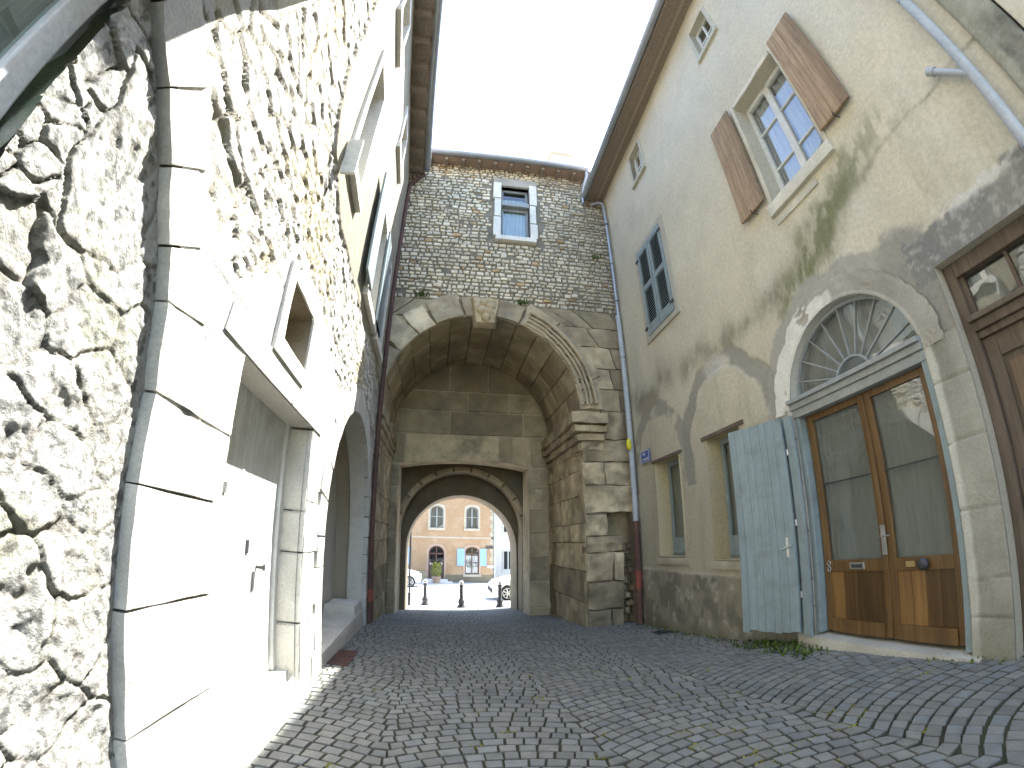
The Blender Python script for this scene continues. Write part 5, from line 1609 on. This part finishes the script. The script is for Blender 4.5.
def build_car(label, loc):
    car = thing('parked_car', label, 'car', loc)
    X0, Y0, Z0 = loc
    fr = Frame((X0, Y0), (1, 0), (0, -1))          # u = length (nose at u = 0), n towards the lane
    side = [(.0, .34), (.02, .62), (.12, .74), (.55, .86), (1.02, .95), (1.55, 1.36), (1.95, 1.47), (2.9, 1.46), (3.45, 1.30), (3.85, .98), (3.98, .92), (4.02, .45), (3.95, .28),
            (3.55, .28)] + [(3.22 + .34 * math.cos(a), .33 + .34 * math.sin(a)) for a in np.linspace(0, PI, 9)] + [(2.85, .24), (1.0, .24)] + [(.62 + .34 * math.cos(a), .33 + .34 * math.sin(a)) for a in np.linspace(0, PI, 9)] + [(.14, .28)]
    side = [(a, b + Z0) for a, b in side]
    A = np.array(side)
    lev = [(-.86, .0), (-.80, .0), (.80, .0), (.86, .0)]
    mb = MB()
    k2 = len(A)
    rings = []
    for n, inset in ((-.86, 1), (-.80, 0), (.80, 0), (.86, 1)):
        c = np.array((2.0, Z0 + .7))
        hz = np.clip((A[:, 1] - Z0 - .85) / .6, 0, 1)
        nn_ = n * (1 - .20 * hz)
        P = A + (c - A) * (.018 * inset)
        rings.append(fr(P[:, 0], P[:, 1], nn_))
    V = np.concatenate(rings)
    F = []
    for r in range(3):
        for i in range(k2):
            F.append((r * k2 + i, r * k2 + (i + 1) % k2, (r + 1) * k2 + (i + 1) % k2, (r + 1) * k2 + i))
    tess = tessellate_polygon([[Vector((a, b, 0)) for a, b in side]])
    for t in tess:
        F.append(tuple(t)); F.append(tuple(3 * k2 + i for i in t))
    mb.add(V, F)
    body = mb.build('body', M['carpaint'], car, bev=.02, recalc=True)
    def glz(q, name):
        for s in (-1, 1):
            mb = MB()
            pts = [(a, b + Z0) for a, b in q]
            ns = [s * (.868 * (1 - .20 * min(max((b - .85) / .6, 0), 1))) for a, b in q]
            mb.add(np.concatenate([fr([a], [b], [n]) for (a, b), n in zip(pts, ns)]), [tuple(range(len(q)))])
            mb.build(name, M['glassdark'] if False else M['rubber'], car)
    glz([(1.22, .98), (1.62, 1.34), (2.25, 1.40), (2.25, .98)], 'side_window')
    glz([(2.32, .98), (2.32, 1.40), (2.95, 1.39), (3.35, 1.24), (3.6, 1.0)], 'side_window')
    mb = MB()
    mb.add(np.concatenate([fr([1.06, 1.06, 1.56, 1.56], [Z0 + 1.0, Z0 + 1.0, Z0 + 1.385, Z0 + 1.385], [-.76, .76, .66, -.66])]), [(0, 1, 2, 3)])
    mb.build('windscreen', M['rubber'], car)
    for u in (.62, 3.22):
        for s in (-1, 1):
            mb = MB(); n1 = .84 * s; n0 = .64 * s
            tube(mb, [pt(fr, u, Z0 + .315, n0), pt(fr, u, Z0 + .315, n1 - .02 * s), pt(fr, u, Z0 + .315, n1)], [.315, .315, .29], 24)
            wh = mb.build('wheel', M['rubber'], car)
            mb = MB()
            tube(mb, [pt(fr, u, Z0 + .315, n1 - .01 * s), pt(fr, u, Z0 + .315, n1 + .006 * s)], [.06, .05], 12)
            for j in range(7):
                a = 2 * PI * j / 7
                tube(mb, [pt(fr, u + .04 * math.cos(a), Z0 + .315 + .04 * math.sin(a), n1 + .004 * s), pt(fr, u + .2 * math.cos(a), Z0 + .315 + .2 * math.sin(a), n1 + .004 * s)], .028, 6)
            tube(mb, [pt(fr, u + .205 * math.cos(a), Z0 + .315 + .205 * math.sin(a), n1 + .004 * s) for a in np.linspace(0, 2 * PI, 25)], .016, 6)
            mb.build('rim', M['steel'], wh)
    for s in (-1, 1):
        mb = MB(); block(mb, Frame((X0, Y0), (1, 0), (0, -s), s > 0), rect(.06, .5, Z0 + .62, Z0 + .76), .5, .862, e=.03, m=3); mb.build('headlight', M['lamp'], car)
    mb = MB(); box(mb, fr, -.03, .12, Z0 + .30, Z0 + .48, -.78, .78); mb.build('bumper', M['rubber'], car, bev=.03)
    for s in (-1, 1):
        mb = MB(); box(mb, fr, 1.25, 1.38, Z0 + .95, Z0 + 1.06, .86 * s - .0, .86 * s + .16 * s)
        mb.build('wing_mirror', M['carpaint'], car, bev=.02, recalc=True)
    return car
CZ1 = float(zg(3, 19.2))
build_car('silver car with its front wheel showing behind a bollard', (2.24, 19.25, CZ1))
CZ2 = float(zg(-2.4, 25.9))
build_car('pale parked car, only its nose showing behind the thin pole', (-.84, 26.2, CZ2))
for o in list(bpy.data.objects):
    if o.get('category') == 'car' and 'pole' in o['label']:
        o.rotation_euler = (0, 0, PI)

# orange house across the square
oh = thing('orange_house', 'orange rendered house across the square with pale blue ground floor shutters', 'house', (1.0, 31.5, -1.5))
FX = dict(d=(-.54, .50), w1=(-.50, .40), w2=(1.92, 2.75), w3=(1.90, 2.82))
def arched(a, b, z0, zs, zt, n=10):
    return [(a, z0), (b, z0), (b, zs)] + [((a + b) / 2 + (b - a) / 2 * math.cos(PI * i / n), zs + (zt - zs) * math.sin(PI * i / n)) for i in range(1, n)] + [(a, zs)]
H = [arched(-.54, .50, -1.30, .45, .93), arched(-.50, .40, 2.13, 3.35, 3.62), arched(1.92, 2.75, 2.13, 3.35, 3.62), arched(1.90, 2.82, -.95, .62, .90),
     arched(-3.1, -2.2, 2.13, 3.35, 3.62), arched(-3.1, -2.2, -.95, .62, .90)]
mb = MB(); prism(mb, FW, [(-6, -1.9), (3.95, -1.9), (3.95, 7.5), (-6, 7.5)], -.5, 0, holes=H); mb.build('wall', M['orange'], oh)
mb = MB(); box(mb, FW, -6, 3.95, -1.9, -.95, .0, .04) if False else None
block(mb, FW, rect(.56, 3.95, -1.9, -.98), -.05, .05, e=.02, m=8, rough=.02, col=(.42, .41, .35), cvar=.3); block(mb, FW, rect(-6, -.6, -1.9, -.78), -.05, .05, e=.02, m=8, rough=.02, col=(.75, .70, .6), cvar=.3)
for z in (4.12, 1.45): box(mb, FW, -6, 3.97, z, z + .10, 0, .08 if z > 4 else .02)
for i in range(18): box(mb, FW, 3.65 - .1 * (i % 2), 3.96, -.9 + i * .28, -.9 + i * .28 + .27, 0, .02)
mb.build('stone_trim', M['cream'], oh)
mb = MB(); box(mb, FW, -6, 3.95, 7.5, 7.7, -8, .4); mb.build('roof', M['tile'], oh)
mb = MB(); box(mb, FW, -6, 3.95, -1.9, 7.5, -8.2, -8); box(mb, FW, -6.2, -6, -1.9, 7.5, -8, 0); box(mb, FW, 3.75, 3.95, -1.9, 7.5, -8, -.5); mb.build('rear_walls', M['orange'], oh)
mb = MB(); box(mb, FW, -5.9, 3.7, -1.8, 7.3, -1.6, -1.5); mb.build('rooms_behind', M['dark'], oh)
def ring_trim(poly, t, n1):
    c = np.mean(poly, 0); mb = MB()
    out = [(p[0] + (t if p[0] > c[0] else -t), p[1] + (t if p[1] > c[1] + .2 else (-t if p[1] < c[1] - .3 else 0))) for p in poly]
    prism(mb, FW, out, -.1, n1, holes=[poly[::1]])
    return mb
for i, poly in enumerate(H):
    isdoor = i == 0
    a, b, z0 = poly[0][0], poly[1][0], poly[0][1]
    zt = max(p[1] for p in poly)
    w = ring_trim(poly, .13, .03).build('door' if isdoor else 'window', M['cream'] if i not in (0, 3) else M['reddish'], oh)
    mb = MB()
    sc_in = [((p[0] - (a + b) / 2) * .86 + (a + b) / 2, (p[1] - (z0 + zt) / 2) * .93 + (z0 + zt) / 2) for p in poly]
    prism(mb, FW, poly, -.3, -.2, holes=[sc_in])
    m_ = (a + b) / 2
    box(mb, FW, m_ - .04, m_ + .04, z0 + .1, zt - .1, -.28, -.19)
    if i in (0, 3): box(mb, FW, a + .06, b - .06, .35, .45, -.28, -.19)
    if i != 0:
        box(mb, FW, a + .06, m_ - .04, z0 + .75, z0 + .8, -.28, -.2); box(mb, FW, m_ + .04, b - .06, z0 + .75, z0 + .8, -.28, -.2)
    mb.build('frame', M['rust'] if i == 0 else (M['greypaint'] if i != 3 else M['oldwood']), w)
    mb = MB()
    if isdoor:
        box(mb, FW, a + .05, m_ - .04, z0, -.35, -.27, -.22); box(mb, FW, m_ + .04, b - .05, z0, -.35, -.27, -.22)
        mb.build('door_panel', M['oldwood'], w)
        mb = MB()
    prism(mb, FW, poly, -.26, -.25); mb.build('pane', M['glassdark'], w)
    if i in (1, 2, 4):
        mb = MB(); prism(mb, FW, poly, -.36, -.34, col=(.55, .55, .6)); mb.build('curtain', M['bluepaint'], w)  # blue-grey sheet behind the glass stands in for reflected sky
    if i == 3:
        mb = MB(); wall_grid(mb, FW, np.linspace(a + .05, b - .05, 40), np.array([z0, z0 + 1.25]), lambda U, Z: U > -99, lambda U, Z: -.36 + .03 * np.sin(U * 30), lambda U, Z: np.ones(U.shape + (3,))); mb.build('curtain', M['curtain'], w)
    if not isdoor:
        mb = MB(); box(mb, FW, a - .14, b + .14, z0 - .16, z0, -.1, .1); mb.build('sill', M['cream'], w)
    if i in (3, 5):
        for s0, s1 in ((a - .55, a - .06), (b + .06, b + .5)):
            mb = MB(); box(mb, FW, s0, s1, -.38, .78, .03, .07); mb.build('shutter', M['skyblue'], w, bev=.01)
mb = MB()
box(mb, FW, -.75, .75, -1.42, -1.28, 0, .35); box(mb, FW, -.95, 1.05, -1.6, -1.42, 0, .7)
mb.build('doorstep', M['limestone'], oh)
mb = MB(); tube(mb, [(3.86, 30.6, -1.6), (3.86, 30.6, 7.4)], .06, 10); mb.build('downpipe', M['zinc'], oh)
sg = thing('wall_sign', 'small dark plate fixed beside the blue shutter of the orange house', 'sign', (3.5, 30.65, .9))
mb = MB(); box(mb, FW, 3.28, 3.75, .80, .98, .03, .06); mb.build('plate', M['iron'], sg)
sg = thing('wall_sign', 'narrow white plate fixed low on the orange house corner', 'sign', (3.6, 30.65, -.4))
mb = MB(); box(mb, FW, 3.36, 3.92, -.50, -.36, .055, .08); mb.build('plate', M['white'], sg)
# shrub in a pot before the door
tub = thing('potted_shrub', 'yellowish green shrub in a pot before the brown arched door', 'plant', (0.0, 29.75, float(zg(0, 29.75))))
zt = tub.location.z
mb = MB(); lathe(mb, (0, 29.75, zt - .02), [(.2, 0), (.27, .38), (.31, .4), (.31, .46), (.26, .46)], 16); mb.build('pot', M['reddish'], tub)
mb = MB()
for i in range(420):
    a = random.uniform(0, 2 * PI); r = .33 * math.sqrt(random.random()); z = zt + .5 + random.random() * .85
    r *= 1.15 - .5 * abs((z - zt - .8) / .6)
    c = Vector((r * math.cos(a), 29.75 + r * math.sin(a), z)); d1 = Vector((random.gauss(0, 1), random.gauss(0, 1), random.gauss(0, 1))).normalized() * .05; d2 = d1.orthogonal().normalized() * .03
    v = random.uniform(.8, 2.2)
    mb.add([tuple(c - d1), tuple(c + d2), tuple(c + d1), tuple(c - d2)], [(0, 1, 2, 3)], col=(v * 1.3, v, v * .6))
mb.build('foliage', M['leaf'], tub)
mb = MB(); tube(mb, [(0, 29.75, zt + .4), (.02, 29.75, zt + .9)], .03, 8); mb.build('stem', M['greywood'], tub)
# pale houses closing the sides of the square
ph = thing('pale_house', 'bright pale house wall standing behind the corner of the orange house', 'house', (9, 36, -1.6))
mb = MB(); box(mb, Frame((0, 34), (1, 0), (0, -1)), 4.3, 16, -2, 9, -7, 0); mb.build('wall', M['limestone'], ph)
mb = MB(); box(mb, Frame((0, 34), (1, 0), (0, -1)), 4.1, 16.2, 9, 9.25, -7.3, .4); mb.build('roof', M['tile'], ph)
for (u, z) in ((4.9, 1.9), (4.9, -.9), (7.5, 1.9)):
    mb = MB(); fr = Frame((0, 34), (1, 0), (0, -1))
    for q in ((u, u + .08, z, z + 1.5), (u + .72, u + .8, z, z + 1.5), (u + .08, u + .72, z, z + .08), (u + .08, u + .72, z + 1.42, z + 1.5), (u + .36, u + .44, z + .08, z + 1.42)): box(mb, fr, *q, 0, .05)
    w = mb.build('window', M['paleframe'], ph)
    mb = MB(); box(mb, fr, u + .08, u + .72, z + .08, z + 1.42, .0, .02); mb.build('pane', M['rubber'], w)
